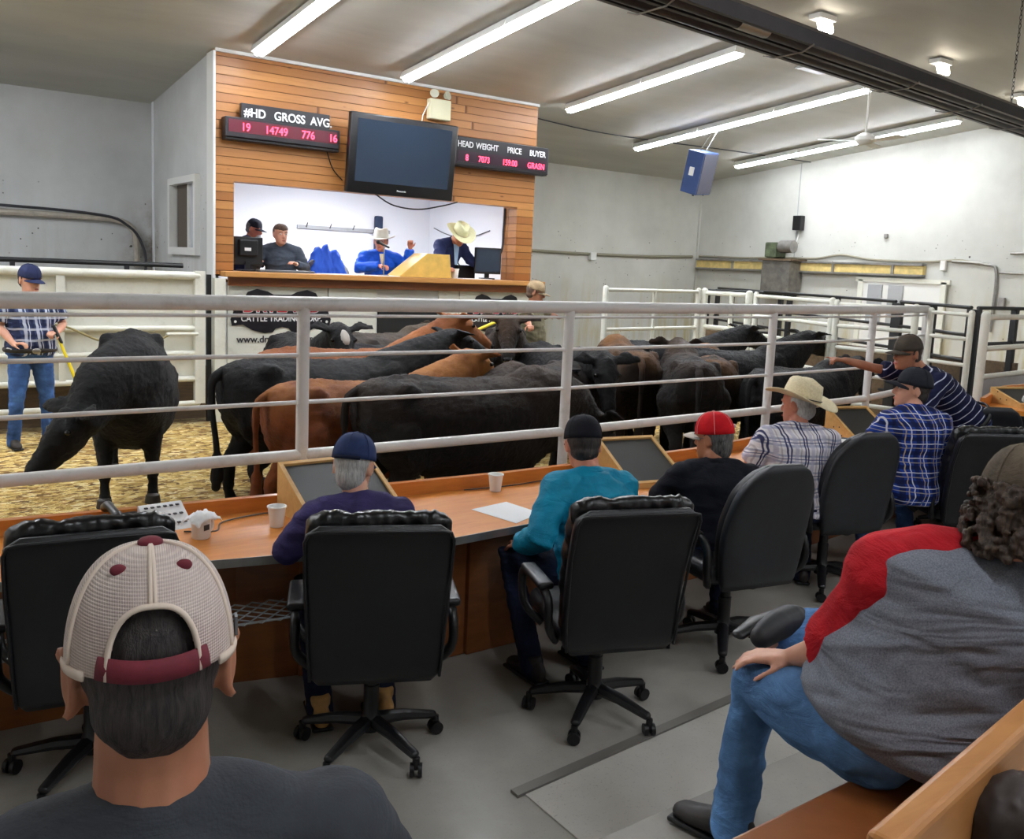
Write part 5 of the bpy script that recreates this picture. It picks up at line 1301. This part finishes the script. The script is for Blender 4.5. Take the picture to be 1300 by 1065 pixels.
        cr = MB().rings(rs, False); cr.f.append(tuple(len(rs[0])*8+i for i in range(32)))
        co = cr.build('cap', mat, s.root, smooth='all'); sm_ = co.modifiers.new('s', 'SOLIDIFY'); sm_.thickness = .004; sm_.offset = -1
        sm = seam or mat
        for a in (0, PI/3, 2*PI/3):
            pts = []
            for k in range(17):
                ph = (k/16)*PI; q = abs(math.cos(ph))**.72*math.copysign(1, math.cos(ph))
                pts.append(H @ V(.0842*math.cos(a+PI/2)*q, -.006+.1015*math.sin(a+PI/2)*q, .027+.105*high*math.sin(ph)))
            MB().tube(pts, .0016, 5).build('seam', sm, co)
        if button: MB().ell(H @ V(0, -.006, .131*1.0 if high == 1 else .026+.105*high), (.009, .009, .005), H.to_3x3()).build('button', sm, co, smooth=True)
        if brim:
            g = MB(); top = []; n_ = 14
            rows = []
            for j in range(5):
                row = []
                for i in range(n_+1):
                    u = (i/n_-0.5)*2; f = j/4
                    x0_, y0_ = .072*math.sin(u*1.15)*1.04, -.006+.098*math.cos(u*1.15)
                    ext = .078*(1-abs(u)**3.0)*f
                    row.append(H @ V(x0_*(1+0.05*f), y0_+ext, .030-.022*u*u-.020*f*f*0.6))
                rows.append(row)
            fs = []; vs = [p for r in rows for p in r]; w_ = n_+1
            for j in range(4):
                for i in range(n_): fs.append((j*w_+i, j*w_+i+1, (j+1)*w_+i+1, (j+1)*w_+i))
            bo = MB().add(vs, fs).build('brim', brim_mat or mat, co, smooth='all'); sm_ = bo.modifiers.new('s', 'SOLIDIFY'); sm_.thickness = .005
        if strap:
            pts = [H @ V(.086*math.sin(a), -.006-.105*math.cos(a), .028) for a in [(-.62+1.24*i/10) for i in range(11)]]
            MB().tube(pts, .003, 6, ry=.010, ref=H.to_3x3() @ V(0, 1, 0)).build('strap', strap, co, smooth='all')
        return co, H
    def cowboy(s, mat, band, tilt=0.0, brim_w=.185, brim_l=.215, sc_=1.0, roll=0.0):
        H = s.H @ Matrix.Rotation(tilt, 4, 'X') @ Matrix.Rotation(roll, 4, 'Y') @ Matrix.Scale(sc_, 4)
        prof = [(0, 1.06), (.03, 1.04), (.065, .99), (.095, .93), (.115, .84), (.124, .66), (.122, .40), (.108, .15)]
        rs = []
        for z, q in prof:
            ring = []
            for i in range(32):
                t = 2*PI*i/32; c_, s_ = math.cos(t), math.sin(t)
                pin = 1-.16*(max(0, s_)**2)*(z/.124)
                zz = z-(.030*math.exp(-(c_*q/.35)**2)*(1 if z > .11 else 0)) - (.020*max(0, -s_)*(z > .1))
                ring.append(H @ V(.086*c_*q*pin, -.004+.108*s_*q, .040+zz))
            rs.append(ring)
        crn = MB().rings(rs, False); crn.f.append(tuple(32*7+i for i in range(32)))
        co = crn.build('hat', mat, s.root, smooth='all'); sm_ = co.modifiers.new('s', 'SOLIDIFY'); sm_.thickness = .004
        vs = []; fs = []; n_ = 40
        for j in range(6):
            f = j/5
            for i in range(n_):
                t = 2*PI*i/n_; c_, s_ = math.cos(t), math.sin(t)
                a = .088+(brim_w-.088)*f; b_ = .108+(brim_l-.108)*f
                z = .042+.036*(abs(c_)**2.2)*f**1.6-.018*(abs(s_)**2)*f
                vs.append(H @ V(a*c_*(1-.06*f*abs(c_)), -.004+b_*s_, z))
        for j in range(5):
            for i in range(n_): fs.append((j*n_+i, j*n_+(i+1) % n_, (j+1)*n_+(i+1) % n_, (j+1)*n_+i))
        bo = MB().add(vs, fs).build('brim', mat, co, smooth='all'); sm_ = bo.modifiers.new('s', 'SOLIDIFY'); sm_.thickness = .004
        pts = [H @ V(.0915*math.cos(t), -.004+.1145*math.sin(t), .052) for t in [2*PI*i/30 for i in range(31)]]
        MB().tube(pts, .003, 6, ry=.007, ref=H.to_3x3() @ V(0, 0, 1)).build('hat_band', band, co, smooth='all')
        return co
    def glasses(s, mat):
        H = s.H; m = MB()
        for q in (-1, 1):
            pts = [H @ V(q*.031+.020*math.cos(a), .104, .004+.014*math.sin(a)) for a in [2*PI*i/14 for i in range(15)]]
            m.tube(pts, .0018, 5); m.tube([H @ V(q*.052, .102, .008), H @ V(q*.078, .05, .008), H @ V(q*.080, -.01, .006)], .002, 5)
        m.tube([H @ V(-.011, .105, .006), H @ V(.011, .105, .006)], .0018, 5)
        return m.build('glasses', mat, s.root)

def seated(loc, yaw, label, lean=0.10, headfwd=0.05, hrot=(0, 0, 0), el=None, wr=None, feet=((-.16, .26), (.16, .26)), zs=.56, th=.52, kn=None, spread=.13, **kw):
    """a sitter facing +Y: pelvis over the root"""
    pel = (0, 0, zs); neck = (kw.pop('nx', 0), lean, zs+th)
    head = kw.pop('head', (neck[0]*1.15, lean+headfwd, zs+th+.148))
    knee = kn or ((-spread-.04, .43, zs+.02), (spread+.04, .43, zs+.02))
    ank = tuple((f[0], f[1], kw.get('zfloor', 0)+.085) for f in feet); kw.pop('zfloor', None)
    return Person(loc, yaw, label, pel, neck, head, hrot, el=el or ((-.27, .18, zs+.22), (.27, .18, zs+.22)), wr=wr or ((-.20, .40, zs+.27), (.20, .40, zs+.27)),
                  knee=knee, ankle=ank, **kw)
D2 = math.radians
# 1. elderly buyer in the navy cap -----------------------------------
p = seated((1.76, 3.62, 0), D2(-14), 'person in a navy cap and purple sweatshirt seated at the desk, seen from behind', lean=.08, headfwd=.07, hrot=(D2(-12), 0, D2(-30)),
           el=((-.30, .16, .80), (.29, .18, .80)), wr=((-.24, .40, .80), (.22, .42, .80)), hd=((.4, .9, 0), (-.4, .9, 0)), zs=.57, th=.475, g=1.08, feet=((-.16, .02), (.14, .02)), kn=((-.17, .40, .56), (.17, .40, .56)))
p.shirt(cloth('purple_sweatshirt', (58,50,94)), 'long', collar=None, amp=.009, looser=1.15); p.trousers(M['jeans_dark']); p.shoes(M['boot_tan'], 1.1)
p.hair(M['hair_grey'], -.085, full=.95, back=.96); p.cap(cloth('navy_cap_cloth', (40,54,92), wr=.15), tilt=D2(-4), strap=M['jeans_dark'], scale=1.07)
# 2. buyer in teal ------------------------------------------------------
p = seated((3.04, 3.42, 0), D2(0), 'person in a teal shirt and black cap seated at the desk, seen from behind', lean=.16, headfwd=.08, hrot=(D2(-8), 0, D2(-26)), nx=.05,
           el=((-.36, .04, .80), (.33, .26, .82)), wr=((-.30, .28, .70), (.22, .48, .80)), hd=((.3, .9, -.2), (-.3, .9, 0)), zs=.57, th=.495, g=1.32, feet=((-.30, .12), (.06, .10)), kn=((-.30, .38, .60), (.10, .42, .60)), skinm='skin_red', hs=1.16)
p.shirt(cloth('teal_shirt_cloth', (8,128,160), .6, var=.08, wr=.5), 'long', collar=cloth('teal_collar', (10,132,164), .6), amp=.010, looser=1.2, seed=6.0); p.trousers(M['jeans_dark']); p.shoes(M['shoe_dark'], 1.1)
p.hair(M['hair_dark'], -.060); p.cap(cloth('black_cap_cloth', (22,22,30), wr=.15), tilt=D2(-6), scale=1.08)
# 3. buyer in the red cap -----------------------------------------------
p = seated((3.99, 3.47, 0), D2(-30), 'person in a red cap and black shirt turned left at the desk', lean=.08, headfwd=.06, hrot=(D2(-6), 0, D2(38)),
           el=((-.30, .16, .82), (.30, .16, .80)), wr=((-.20, .42, .80), (.18, .44, .80)), zs=.57, th=.47, g=1.15, skinm='skin_tan', hs=1.16)
p.shirt(cloth('black_shirt_cloth', (20,22,30), .85), 'long', collar=cloth('black_collar', (18,20,26)), amp=.007, looser=1.15); p.trousers(M['jeans_dark']); p.shoes(M['shoe_dark'])
p.hair(M['hair_salt'], -.095); co, H = p.cap(cloth('red_cap_cloth', (196,22,32), wr=.2), brim_mat=plain('pale_brim_cloth', (206,200,190), .8), tilt=D2(-2), seam=plain('pale_stitching', (226,150,150), .7), scale=1.06)
MB().ell(H @ V(.055, -.083, .058), (.006, .010, .010), H.to_3x3()).build('badge', M['white_plastic'], co); p.glasses(M['grey_plastic']); face_bits(p.root, p.H, M['hair_salt'])
# 4. cowboy hat buyer ----------------------------------------------------
p = seated((5.04, 3.70, 0), D2(-38), 'person in a straw cowboy hat and white plaid shirt seated at the desk', lean=.06, headfwd=.05, hrot=(D2(-4), D2(0), D2(44)),
           el=((-.30, .14, .82), (.30, .14, .82)), wr=((-.20, .40, .80), (.20, .42, .80)), zs=.58, th=.54, g=1.08, skinm='skin_red', size=1.03)
white_plaid = plaid('white_blue_plaid', (232,228,232), [(2, .15, .05, (120,140,176), .6), (2, .55, .06, (90,112,160), .55), (0, .0, .10, (190,184,206), .7), (0, .30, .035, (40,44,96), .95), (0, .48, .035, (40,44,96), .95), (0, .75, .03, (130,90,110), .4), (2, .35, .02, (60,70,120), .8)], 9.5)
p.shirt(white_plaid, 'short', collar=white_plaid, amp=.008, looser=1.2, seed=8.0); p.trousers(M['jeans_dark']); p.shoes(M['shoe_dark'])
p.hair(M['hair_grey'], -.07); p.cowboy(M['straw'], M['jeans_dark'], tilt=D2(13), roll=D2(8), brim_w=.190, brim_l=.215, sc_=1.02); face_bits(p.root, p.H, M['hair_grey'])
# 5. young man in blue plaid ---------------------------------------------
p = seated((6.20, 3.55, 0), D2(-30), 'young person in a black cap and blue plaid shirt looking left at the desk', lean=.07, headfwd=.05, hrot=(D2(4), 0, D2(72)),
           el=((-.30, .14, .86), (.30, .14, .86)), wr=((-.20, .40, .82), (.20, .42, .82)), zs=.60, th=.58, g=1.1, size=1.04)
blue_plaid = plaid('blue_plaid', (26,58,140), [(0, .1, .14, (14,20,60), .8), (2, .2, .13, (14,20,62), .8), (0, .5, .022, (214,216,226), .9), (0, .78, .018, (196,170,130), .8), (2, .55, .022, (214,216,226), .85), (2, .85, .018, (180,170,150), .7)], 10.0)
p.shirt(blue_plaid, 'long', collar=blue_plaid, amp=.008, looser=1.15, seed=11.0, hem=-.12, e=.018); p.trousers(M['jeans']); p.shoes(M['shoe_dark'])
p.hair(M['hair_dark'], -.075, full=1.02); p.cap(cloth('charcoal_cap_cloth', (34,36,44), wr=.2), tilt=D2(4), scale=1.08); face_bits(p.root, p.H, M['hair_dark'])
# 6. pointing man ----------------------------------------------------------
p = Person((7.46, 3.82, 0), D2(62), 'person in brown cap and striped navy polo leaning forward, pointing into the ring', (0, 0, 1.04), (.0, .50, 1.44), (0, .62, 1.59), (D2(-2), 0, D2(8)),
           el=((-.26, .66, 1.08), (.24, .78, 1.44)), wr=((-.20, .80, .88), (.20, 1.06, 1.50)), hd=((.2, .7, -.6), (0, 1, .12)), hn=((0, 0, -1), (0, 0, -1)), curl=(.3, .6), point=1,
           knee=((-.13, .16, .55), (.13, .10, .55)), ankle=((-.14, -.05, .085), (.14, -.08, .085)), g=1.1, belly=.03, skinm='skin_tan', size=1.0)
def stripes(name, c, l, f=22):
    t = NT(name, c, .8, spec=.2); z = t.sep(t.coord())[2]; y = t.sep(t.coord())[1]
    q = t.math('ADD', t.math('MULTIPLY', z, .75), t.math('MULTIPLY', y, .66)); q = t.math('ADD', q, t.math('MULTIPLY', t.noise(t.coord(), 5, 2), .03))
    d = t.math('ABSOLUTE', t.math('SUBTRACT', t.math('FRACT', t.math('MULTIPLY', q, f)), .5))
    t.base(t.mix(t.mask(d, .075, .045), c, l)); t.bump(t.noise(t.coord(), 8, 4), .3, .03); return t.m
p.shirt(stripes('striped_navy_polo', (22,26,58), (190,194,210), 17), 'short', collar=plain('navy_collar', (22,26,54), .8), amp=.008, looser=1.15); p.trousers(M['jeans'], belt=M['black_plastic']); p.shoes(M['shoe_dark'])
p.hair(M['hair_dark'], -.07); p.cap(cloth('brown_cap_cloth', (74,66,58), wr=.2), tilt=D2(-4), scale=1.06); p.glasses(M['black_plastic']); face_bits(p.root, p.H, M['hair_dark'])
# 7. ring man with the yellow paddle ---------------------------------------
navy_plaid = plaid('navy_white_plaid', (60,72,108), [(0, .1, .12, (30,36,66), .85), (2, .2, .12, (34,42,74), .8), (0, .5, .10, (206,212,228), .8), (2, .6, .09, (200,208,226), .7), (0, .8, .02, (226,230,238), .9)], 9.0)
p = Person((1.26, 10.25, .1), D2(188), 'person in plaid shirt, jeans and cap standing at the left picture edge', (0, 0, .96), (0, .0, 1.50), (0, .03, 1.66), (D2(-6), 0, D2(20)),
           el=((-.30, .02, 1.22), (.27, .0, 1.20)), wr=((-.18, .24, 1.16), (.20, .20, 1.05)), hd=((.75, .6, 0), (-.6, .6, .1)), hn=((0, -.2, -1), (0, 0, -1)), curl=(1.1, .7),
           knee=((-.13, .03, .52), (.14, .05, .52)), ankle=((-.15, 0, .085), (.18, .02, .085)), g=1.22, belly=.03, skinm='skin', size=1.03)
p.shirt(navy_plaid, 'short', collar=navy_plaid, amp=.008, looser=1.2, hem=.02); p.trousers(jeans('bright_blue_denim', (66,98,152)), belt=M['shoe_dark'], t1=.10); p.shoes(M['shoe_dark'])
p.hair(M['hair_dark'], -.06); p.cap(cloth('navy_cap_two', (44,50,84), wr=.2), tilt=D2(-8), scale=1.04); face_bits(p.root, p.H, M['hair_dark'])
pd = empty('stock_paddle', (0, 0, 0), 0, 'yellow sorting paddle held by the person in plaid at the left of the ring', 'paddle')
MB().tube([(1.44, 9.98, 1.36), (1.50, 9.95, 1.20)], .018, 8, True).build('handle', M['black_plastic'], pd, smooth=True)
MB().tube([(1.48, 9.96, 1.24), (1.68, 9.82, .62), (1.78, 9.75, .30)], [.014, .020, .026], 8, True, ry=[.014, .012, .010]).build('shaft', M['yellow'], pd, smooth=True)
# 8. olive ring man ---------------------------------------------------------
p = Person((7.20, 9.75, .1), D2(208), 'person in an olive T-shirt with arms spread standing behind the cattle by the booth', (0, 0, .95), (0, .02, 1.48), (0, .06, 1.63), (D2(-10), 0, D2(26)),
           el=((-.44, .04, 1.34), (.42, .16, 1.30)), wr=((-.68, .04, 1.32), (.62, .30, 1.24)), hd=((-1, 0, -.25), (.8, .5, .05)), hn=((0, 0, -1), (0, 0, -1)), curl=(.2, 1.0),
           knee=((-.12, .02, .52), (.12, .02, .52)), ankle=((-.14, 0, .085), (.14, 0, .085)), g=1.12, belly=.05, skinm='skin_tan', size=1.06)
p.shirt(cloth('olive_tshirt', (112,106,84)), 'short', amp=.010, looser=1.3, hem=.0); p.trousers(M['jeans']); p.shoes(M['shoe_dark'])
p.hair(M['hair_brown'], -.06, full=1.05); p.cap(cloth('camo_cap', (140,122,96), var=.3), tilt=D2(-8), scale=1.05); face_bits(p.root, p.H, M['hair_brown']); p.glasses(M['shoe_dark'])
sk = MB().tube([(6.36, 9.32, 1.46), (5.80, 9.0, 1.36), (5.30, 8.75, 1.30)], [.020, .018, .018], 8, True).build('stock_stick', M['yellow'], smooth=True); tag(sk, 'yellow stick reaching over the red cow from the olive-shirted person', 'stick')
# 9. booth people -------------------------------------------------------------
p = seated((4.56, 11.98, 1.07), D2(152), 'person with pulled-back hair and grey top sitting behind the left booth monitor', feet=((-.16, .04), (.16, .04)), kn=((-.17, .30, .64), (.17, .30, .64)), lean=.06, hrot=(D2(-4), 0, D2(30)), zs=.62, th=.54, g=1.15,
           el=((-.32, .10, .88), (.32, .10, .88)), wr=((-.22, .34, .94), (.24, .32, .94)), skinm='skin', vox=.011, size=1.06)
p.shirt(cloth('slate_grey_top', (66,74,86)), 'long', amp=.007, looser=1.1); p.trousers(M['jeans_dark']); p.shoes(M['shoe_dark']); p.hair(M['hair_brown'], -.04, front=True); MB().ell(p.H @ V(0, -.115, .01), (.034, .03, .034)).build('hair_bun', M['hair_brown'], p.root, smooth=True); face_bits(p.root, p.H, M['hair_brown'])
p = Person((4.33, 12.95, 1.07), D2(235), 'person in black cap and navy top half hidden at the booth left end', (0, 0, .86), (0, .10, 1.32), (0, .18, 1.46), (D2(-14), 0, 0),
           el=((-.28, .16, 1.0), (.28, .16, 1.0)), wr=((-.2, .40, .96), (.2, .40, .96)), knee=((-.12, .1, .45), (.12, .1, .45)), ankle=((-.12, 0, .085), (.12, 0, .085)), vox=.012, skinm='skin_red')
p.shirt(cloth('navy_top', (34,40,66)), 'long', amp=.006, looser=1.1); p.trousers(M['jeans_dark']); p.shoes(M['shoe_dark']); p.hair(M['hair_salt'], -.05); p.cap(cloth('black_cap_two', (30,32,42)), tilt=D2(-4))
MB().ell(p.H @ V(0, .070, -.085), (.050, .036, .048), p.H.to_3x3()).build('beard', M['hair_grey'], p.root, smooth=True); face_bits(p.root, p.H, M['hair_salt'], lips=False)
p = seated((6.08, 12.06, 1.07), D2(165), 'person in white cowboy hat and bright blue jacket raising a fist at the microphone', feet=((-.16, .04), (.16, .04)), kn=((-.17, .30, .60), (.17, .30, .60)), lean=.08, hrot=(D2(-2), 0, D2(-20)), zs=.58, th=.54, g=1.15,
           el=((-.36, .16, .94), (.30, .16, .90)), wr=((-.38, .24, 1.20), (.06, .44, .94)), hd=((.05, .15, 1), (-.6, .8, 0)), hn=((.2, 1, 0), (0, 0, -1)), curl=(1.5, .9), vox=.010, skinm='skin_red', size=1.08)
p.shirt(cloth('bright_blue_jacket', (22,84,200), .6), 'long', name='jacket', collar=cloth('bright_blue_collar', (24,88,206), .6), amp=.010, looser=1.3); p.trousers(M['jeans_dark']); p.shoes(M['shoe_dark'])
MB().prism([(-.035, 1.10), (.035, 1.10), (.0, .92)], .205, .215, 'y').build('shirt_front', M['straw'], p.root)
p.hair(M['hair_dark'], -.05); p.cowboy(M['felt'], M['felt'], brim_w=.18, brim_l=.20); face_bits(p.root, p.H, M['hair_dark']); p.glasses(M['grey_plastic'])
p = Person((7.14, 12.10, 1.07), D2(192), 'person in straw cowboy hat and navy jacket bending over the booth ledge', (0, 0, .86), (0, .26, 1.30), (0, .40, 1.39), (D2(-38), 0, D2(-14)),
           el=((-.30, .30, 1.06), (.30, .34, 1.04)), wr=((-.48, .48, .93), (.34, .52, .93)), hd=((-.5, .9, -.05), (0, 1, 0)), hn=((0, 0, -1), (0, 0, -1)), curl=(.3, .6),
           knee=((-.12, .1, .47), (.12, .1, .47)), ankle=((-.13, 0, .085), (.13, 0, .085)), g=1.15, vox=.010, skinm='skin_tan', size=1.10)
p.shirt(cloth('navy_jacket', (36,44,84)), 'long', name='jacket', collar=cloth('navy_jacket_collar', (38,46,86)), amp=.008, looser=1.2); p.trousers(M['jeans_dark']); p.shoes(M['shoe_dark'])
MB().prism([(-.05, 1.26), (.05, 1.26), (.02, .98), (-.02, .98)], .335, .345, 'y').build('shirt_front', plain('pale_blue_shirt', (150,180,214), .8), p.root)
p.hair(M['hair_dark'], -.05); p.cowboy(straw('bright_straw', (236,236,196), (216,214,168)), M['straw'], brim_w=.19, brim_l=.205); face_bits(p.root, p.H, M['hair_dark'])
# ------------------------------------------------------------------ nearest row: bench and two big figures
bn_ = empty('bench', (0, 0, 0.5), 0, 'brown wooden bench carrying the two nearest people', 'bench')
MB().rbox((1.55, 0.96, 0.40), (4.6, 0.46, 0.05), 0.012).build('seat_board', M['desk_panel'], bn_)
MB().rbox((2.28, 0.775, 0.70), (2.4, 0.05, 0.40), 0.012, Matrix.Rotation(0.134, 3, 'Z')).build('back_board', wood_m('bench_back_wood', (168,110,58), (190,132,74), (2, 12, 12), 0.45, 0.1), bn_)
for x in (-0.5, 1.5, 3.5): MB().box((x, 0.96, 0.19), (0.06, 0.38, 0.38)).build('leg', M['black_steel'], bn_)
for x in (1.5, 3.2): MB().box((x, 0.775+0.134*(x-2.28), 0.44), (0.05, 0.04, 0.40)).build('back_support', M['black_steel'], bn_)
g = MB(); g.ell((0, 0, 0.03), (.075, .06, .055)); g.ell((.06, 0, .02), (.055, .05, .045)); g.tube([(-.05, .01, .03), (-.05, .02, -.05)], [.035, .03], 10, True)
gl = fuse(g, 'work_glove', plain('dark_brown_leather', (52,40,36), 0.6, var=0.2), None, .008, 3, folds(.004, (30, 30, 30), 2.0), loc=(1.45, 0.60, 1.30)); tag(gl, 'dark brown leather glove lying on the bench back at the lower right corner', 'glove')

# man in the mesh cap, back of the head nearest the camera
p = Person((0.228, 0.965, 0.5), D2(-12), 'person in a cream mesh cap with maroon strap, head seen from behind, nearest the camera', (0, 0, .49), (0, .02, 1.02), (0, .055, 1.192), (D2(-9), 0, 0),
           el=((-.28, .10, .78), (.28, .10, .78)), wr=((-.18, .34, .66), (.18, .34, .66)), knee=((-.14, .42, .52), (.14, .42, .52)), ankle=((-.15, .40, .085), (.15, .40, .085)), g=1.12, skinm='skin_tan', vox=.005, hs=1.0, ear=1.18)
p.shirt(cloth('charcoal_tshirt', (58,60,66)), 'short', amp=.006, looser=1.15); p.trousers(M['jeans_dark']); p.shoes(M['shoe_dark'])
p.hair(M['hair_salt2'] if 'hair_salt2' in M else hair_m('dark_greying_hair', (24,20,20), (66,58,58)), -.078, full=.97, back=1.02, amp=.003)
# larger ears with a rim
def mesh_cap_mat():
    t = NT('cream_cap_mesh', (214,198,188), 0.8, spec=.2)
    v = t.coord((1, 1, 1), 'Object'); z = t.sep(v)[2]
    st = t.math('ABSOLUTE', t.math('SUBTRACT', t.math('FRACT', t.math('MULTIPLY', z, 330)), .5))
    xx = t.sep(v)[0]; sx_ = t.math('ABSOLUTE', t.math('SUBTRACT', t.math('FRACT', t.math('MULTIPLY', xx, 420)), .5))
    h = t.math('ADD', t.mask(st, .12, .34), t.math('MULTIPLY', t.mask(sx_, .1, .35), .6))
    n = t.noise(v, 22, 3)
    t.base(t.mix(t.math('MULTIPLY', t.mask(h, .3, 1.4), .32), t.ramp(n, [(0.3, (206,188,180)), (0.7, (226,212,202))]), (150,128,128)))
    t.bump(h, .5, .002); return t.m
H = p.H @ Matrix.Rotation(D2(2), 4, 'X') @ Matrix.Scale(1.07, 4)
cream = mesh_cap_mat(); trim_c = plain('cream_cap_piping', (224,206,190), .8); maroon = plain('maroon_cap_cloth', (110,34,48), .8, var=.1, vs=30)
NU, NV = 144, 44; grid = []
def dome(t, ph, k=1.0):
    q = math.cos(ph)**.72
    return H @ V(.0835*k*math.sin(t)*q, -.006-(.104*k)*math.cos(t)*q, .012+.112*math.sin(ph)*k)
for j in range(NV+1):
    ph = j/NV*PI/2*.985; grid.append([dome(2*PI*i/NU, ph) for i in range(NU)])
vs = [q for r in grid for q in r]; fs = []
A0, P0 = .52, .62
for j in range(NV):
    for i in range(NU):
        t = (2*PI*(i+.5)/NU+PI) % (2*PI)-PI; ph = (j+.5)/NV*PI/2*.985
        if (abs(t)/A0)**2.6+(ph/P0)**2.6 < 1: continue
        fs.append((j*NU+i, j*NU+(i+1) % NU, (j+1)*NU+(i+1) % NU, (j+1)*NU+i))
fs.append(tuple(NV*NU+i for i in range(NU)))
cp_ = MB().add(vs, fs).build('cap', cream, p.root, smooth='all'); q_ = cp_.modifiers.new('s', 'SOLIDIFY'); q_.thickness = .003
arch = []
for k in range(41):
    a = PI*k/40; c_, s_ = math.cos(a), math.sin(a)
    arch.append(dome(A0*math.copysign(abs(c_)**(2/2.6), c_), P0*abs(s_)**(2/2.6), 1.012))
MB().tube(arch, .0032, 8, ry=.0062).build('arch_piping', trim_c, cp_, smooth='all')
MB().tube([dome(2*PI*i/60, .0, 1.012) for i in range(8, 53)], .0022, 6, ry=.006, ref=H.to_3x3() @ V(1, 0, 0)).build('band_piping', trim_c, cp_, smooth='all')
MB().tube([H @ V(.0865*math.sin(a), -.006-.1075*math.cos(a), .026-.006*math.cos(a*2)) for a in [(-.62+1.24*i/12) for i in range(13)]], .0026, 6, ry=.0135, ref=H.to_3x3() @ V(0, 1, 0)).build('strap', maroon, cp_, smooth='all')
for t in (0.03, -0.03, 1.15, -1.15):
    MB().tube([dome(t, ph, 1.006) for ph in [(P0+.02 if abs(t) < .1 else .05)+i*(1.5-(P0 if abs(t) < .1 else .05))/16 for i in range(17)]], .0026, 6).build('seam', trim_c, cp_, smooth='all')
MB().ell(dome(0, PI/2*.985, 1.01), (.013, .013, .007), H.to_3x3()).build('button', maroon, cp_, smooth=True)
for t in (-.62, .62):
    MB().ell(dome(t, 1.02, 1.006), (.008, .005, .006), H.to_3x3()).build('eyelet', maroon, cp_, smooth=True)
MB().box(H @ V(.085, -.016, .030), (.003, .014, .022)).build('side_label', M['grey_plastic'], cp_)
bs_ = []
for j in range(5):
    for i in range(15):
        u = (i/14-.5)*2; f = j/4
        bs_.append(H @ V(.075*math.sin(u*1.15), -.006+.098*math.cos(u*1.15)+.078*(1-abs(u)**3)*f, .016-.022*u*u-.012*f))
bf = [(j*15+i, j*15+i+1, (j+1)*15+i+1, (j+1)*15+i) for j in range(4) for i in range(14)]
bo = MB().add(bs_, bf).build('brim', maroon, cp_, smooth='all'); q_ = bo.modifiers.new('s', 'SOLIDIFY'); q_.thickness = .005

# big man in the red and grey raglan shirt
R0 = V(1.98, 1.16, 0.5); SH = V(0.075, -0.03, 0.0)
def L(x, y, z): return (x-R0.x, y-R0.y, z-R0.z)
p = Person(tuple(R0+SH), 0, 'person with curly hair in a grey T-shirt with red sleeves sitting at the lower right', L(1.99, 1.15, 1.04), L(2.17, 1.08, 1.48), L(2.175, 1.03, 1.615), (D2(-6), D2(8), D2(-48)),
           sh=(L(1.985, 1.235, 1.40), L(2.40, .94, 1.40)), el=(L(1.95, 1.335, 1.20), L(2.62, 1.10, 1.22)), wr=(L(1.975, 1.51, 1.10), L(2.50, 1.36, 1.12)),
           hd=((-.55, .75, -.12), (-.3, .9, -.1)), hn=((0, 0, -1), (0, 0, -1)), curl=(.35, .5),
           hip=(L(1.93, 1.22, 1.02), L(2.12, 1.10, 1.02)), knee=(L(1.955, 1.60, .985), L(2.46, 1.58, 1.06)), ankle=(L(1.90, 1.60, .585), L(2.17, 1.69, 1.09)), toe=((-.2, 1, 0), (-1, -.2, 0)),
           g=1.38, belly=.07, skinm='skin', vox=.008, spine_x=(.86, -.50, .10), hs=1.12)
gm = NT('heather_grey_jersey', (112,114,122), .9, spec=.15)
f = gm.noise(gm.coord((1, 1, 1)), 240, 3, .8); gm.base(gm.ramp(f, [(0.3, (90,94,106)), (0.7, (140,143,152))]))
wv = gm.noise(gm.coord((0.8, 0.8, 4.2)), 2.4, 2, .5, 1.2); gm.bump(gm.math('ADD', wv, gm.math('MULTIPLY', f, .02)), .8, .06)
p.shirt(gm.m, 'three', name='shirt', sleeve_mat=cloth('red_jersey_sleeve', (176,28,38), .85, wr=.5), amp=.013, looser=1.18, vox=.009, hem=-.10, e=.024, seed=3.3, scale=(2.4, 2.4, 8))
p.trousers(jeans('pale_blue_denim', (88,126,172)), amp=.008, vox=.009, e=.006); p.shoes(M['shoe_dark'], ks=(0,))
sm_ = MB(); a0 = p.ankle[1]+V(.02, -.01, .012)
sm_.tube(spline([a0+V(.035, 0, .0), a0, a0+V(-.05, -.008, .004), a0+V(-.10, -.016, 0), a0+V(-.15, -.02, -.012)], 5), [.044, .047, .049, .050, .050, .050, .050, .049, .048, .047, .046, .046, .045, .044, .043, .042, .041, .040, .038, .036, .034], 14, True)
so_ = fuse(sm_, 'shoe', plain('black_sneaker', (24,24,28), .6), p.root, .006, 3)
MB().tube([p.ankle[1]+V(.04, .045, .01), p.ankle[1]+V(-.06, .04, .01), p.ankle[1]+V(-.16, .03, -.01)], [.03, .034, .024], 10, True, ry=.012).build('sole', M['black_plastic'], so_, smooth='all')
hm = MB(); rnd = random.Random(5); Hh = p.H
hm.ell(Hh @ V(0, -.035, .0), (.094, .087, .098), Hh.to_3x3())
for i in range(620):
    a = rnd.uniform(-2.3, 2.3); z = rnd.uniform(-.10, .055); rr = 1+rnd.uniform(.0, .26)
    hm.ell(Hh @ V(.090*math.sin(a)*rr, -.012-.095*math.cos(a)*rr, z), (rnd.uniform(.006, .0135),)*3, None, 7, 5)
fuse(hm, 'hair', M['hair_curly'], p.root, .0038, 1, lambda c: .004*noise.noise(c*90)+.002*noise.noise(c*200))
p.cap(cloth('faded_olive_cap', (84,74,62), var=.25, wr=.3), tilt=D2(-8), scale=1.14); face_bits(p.root, p.H, M['hair_curly'])
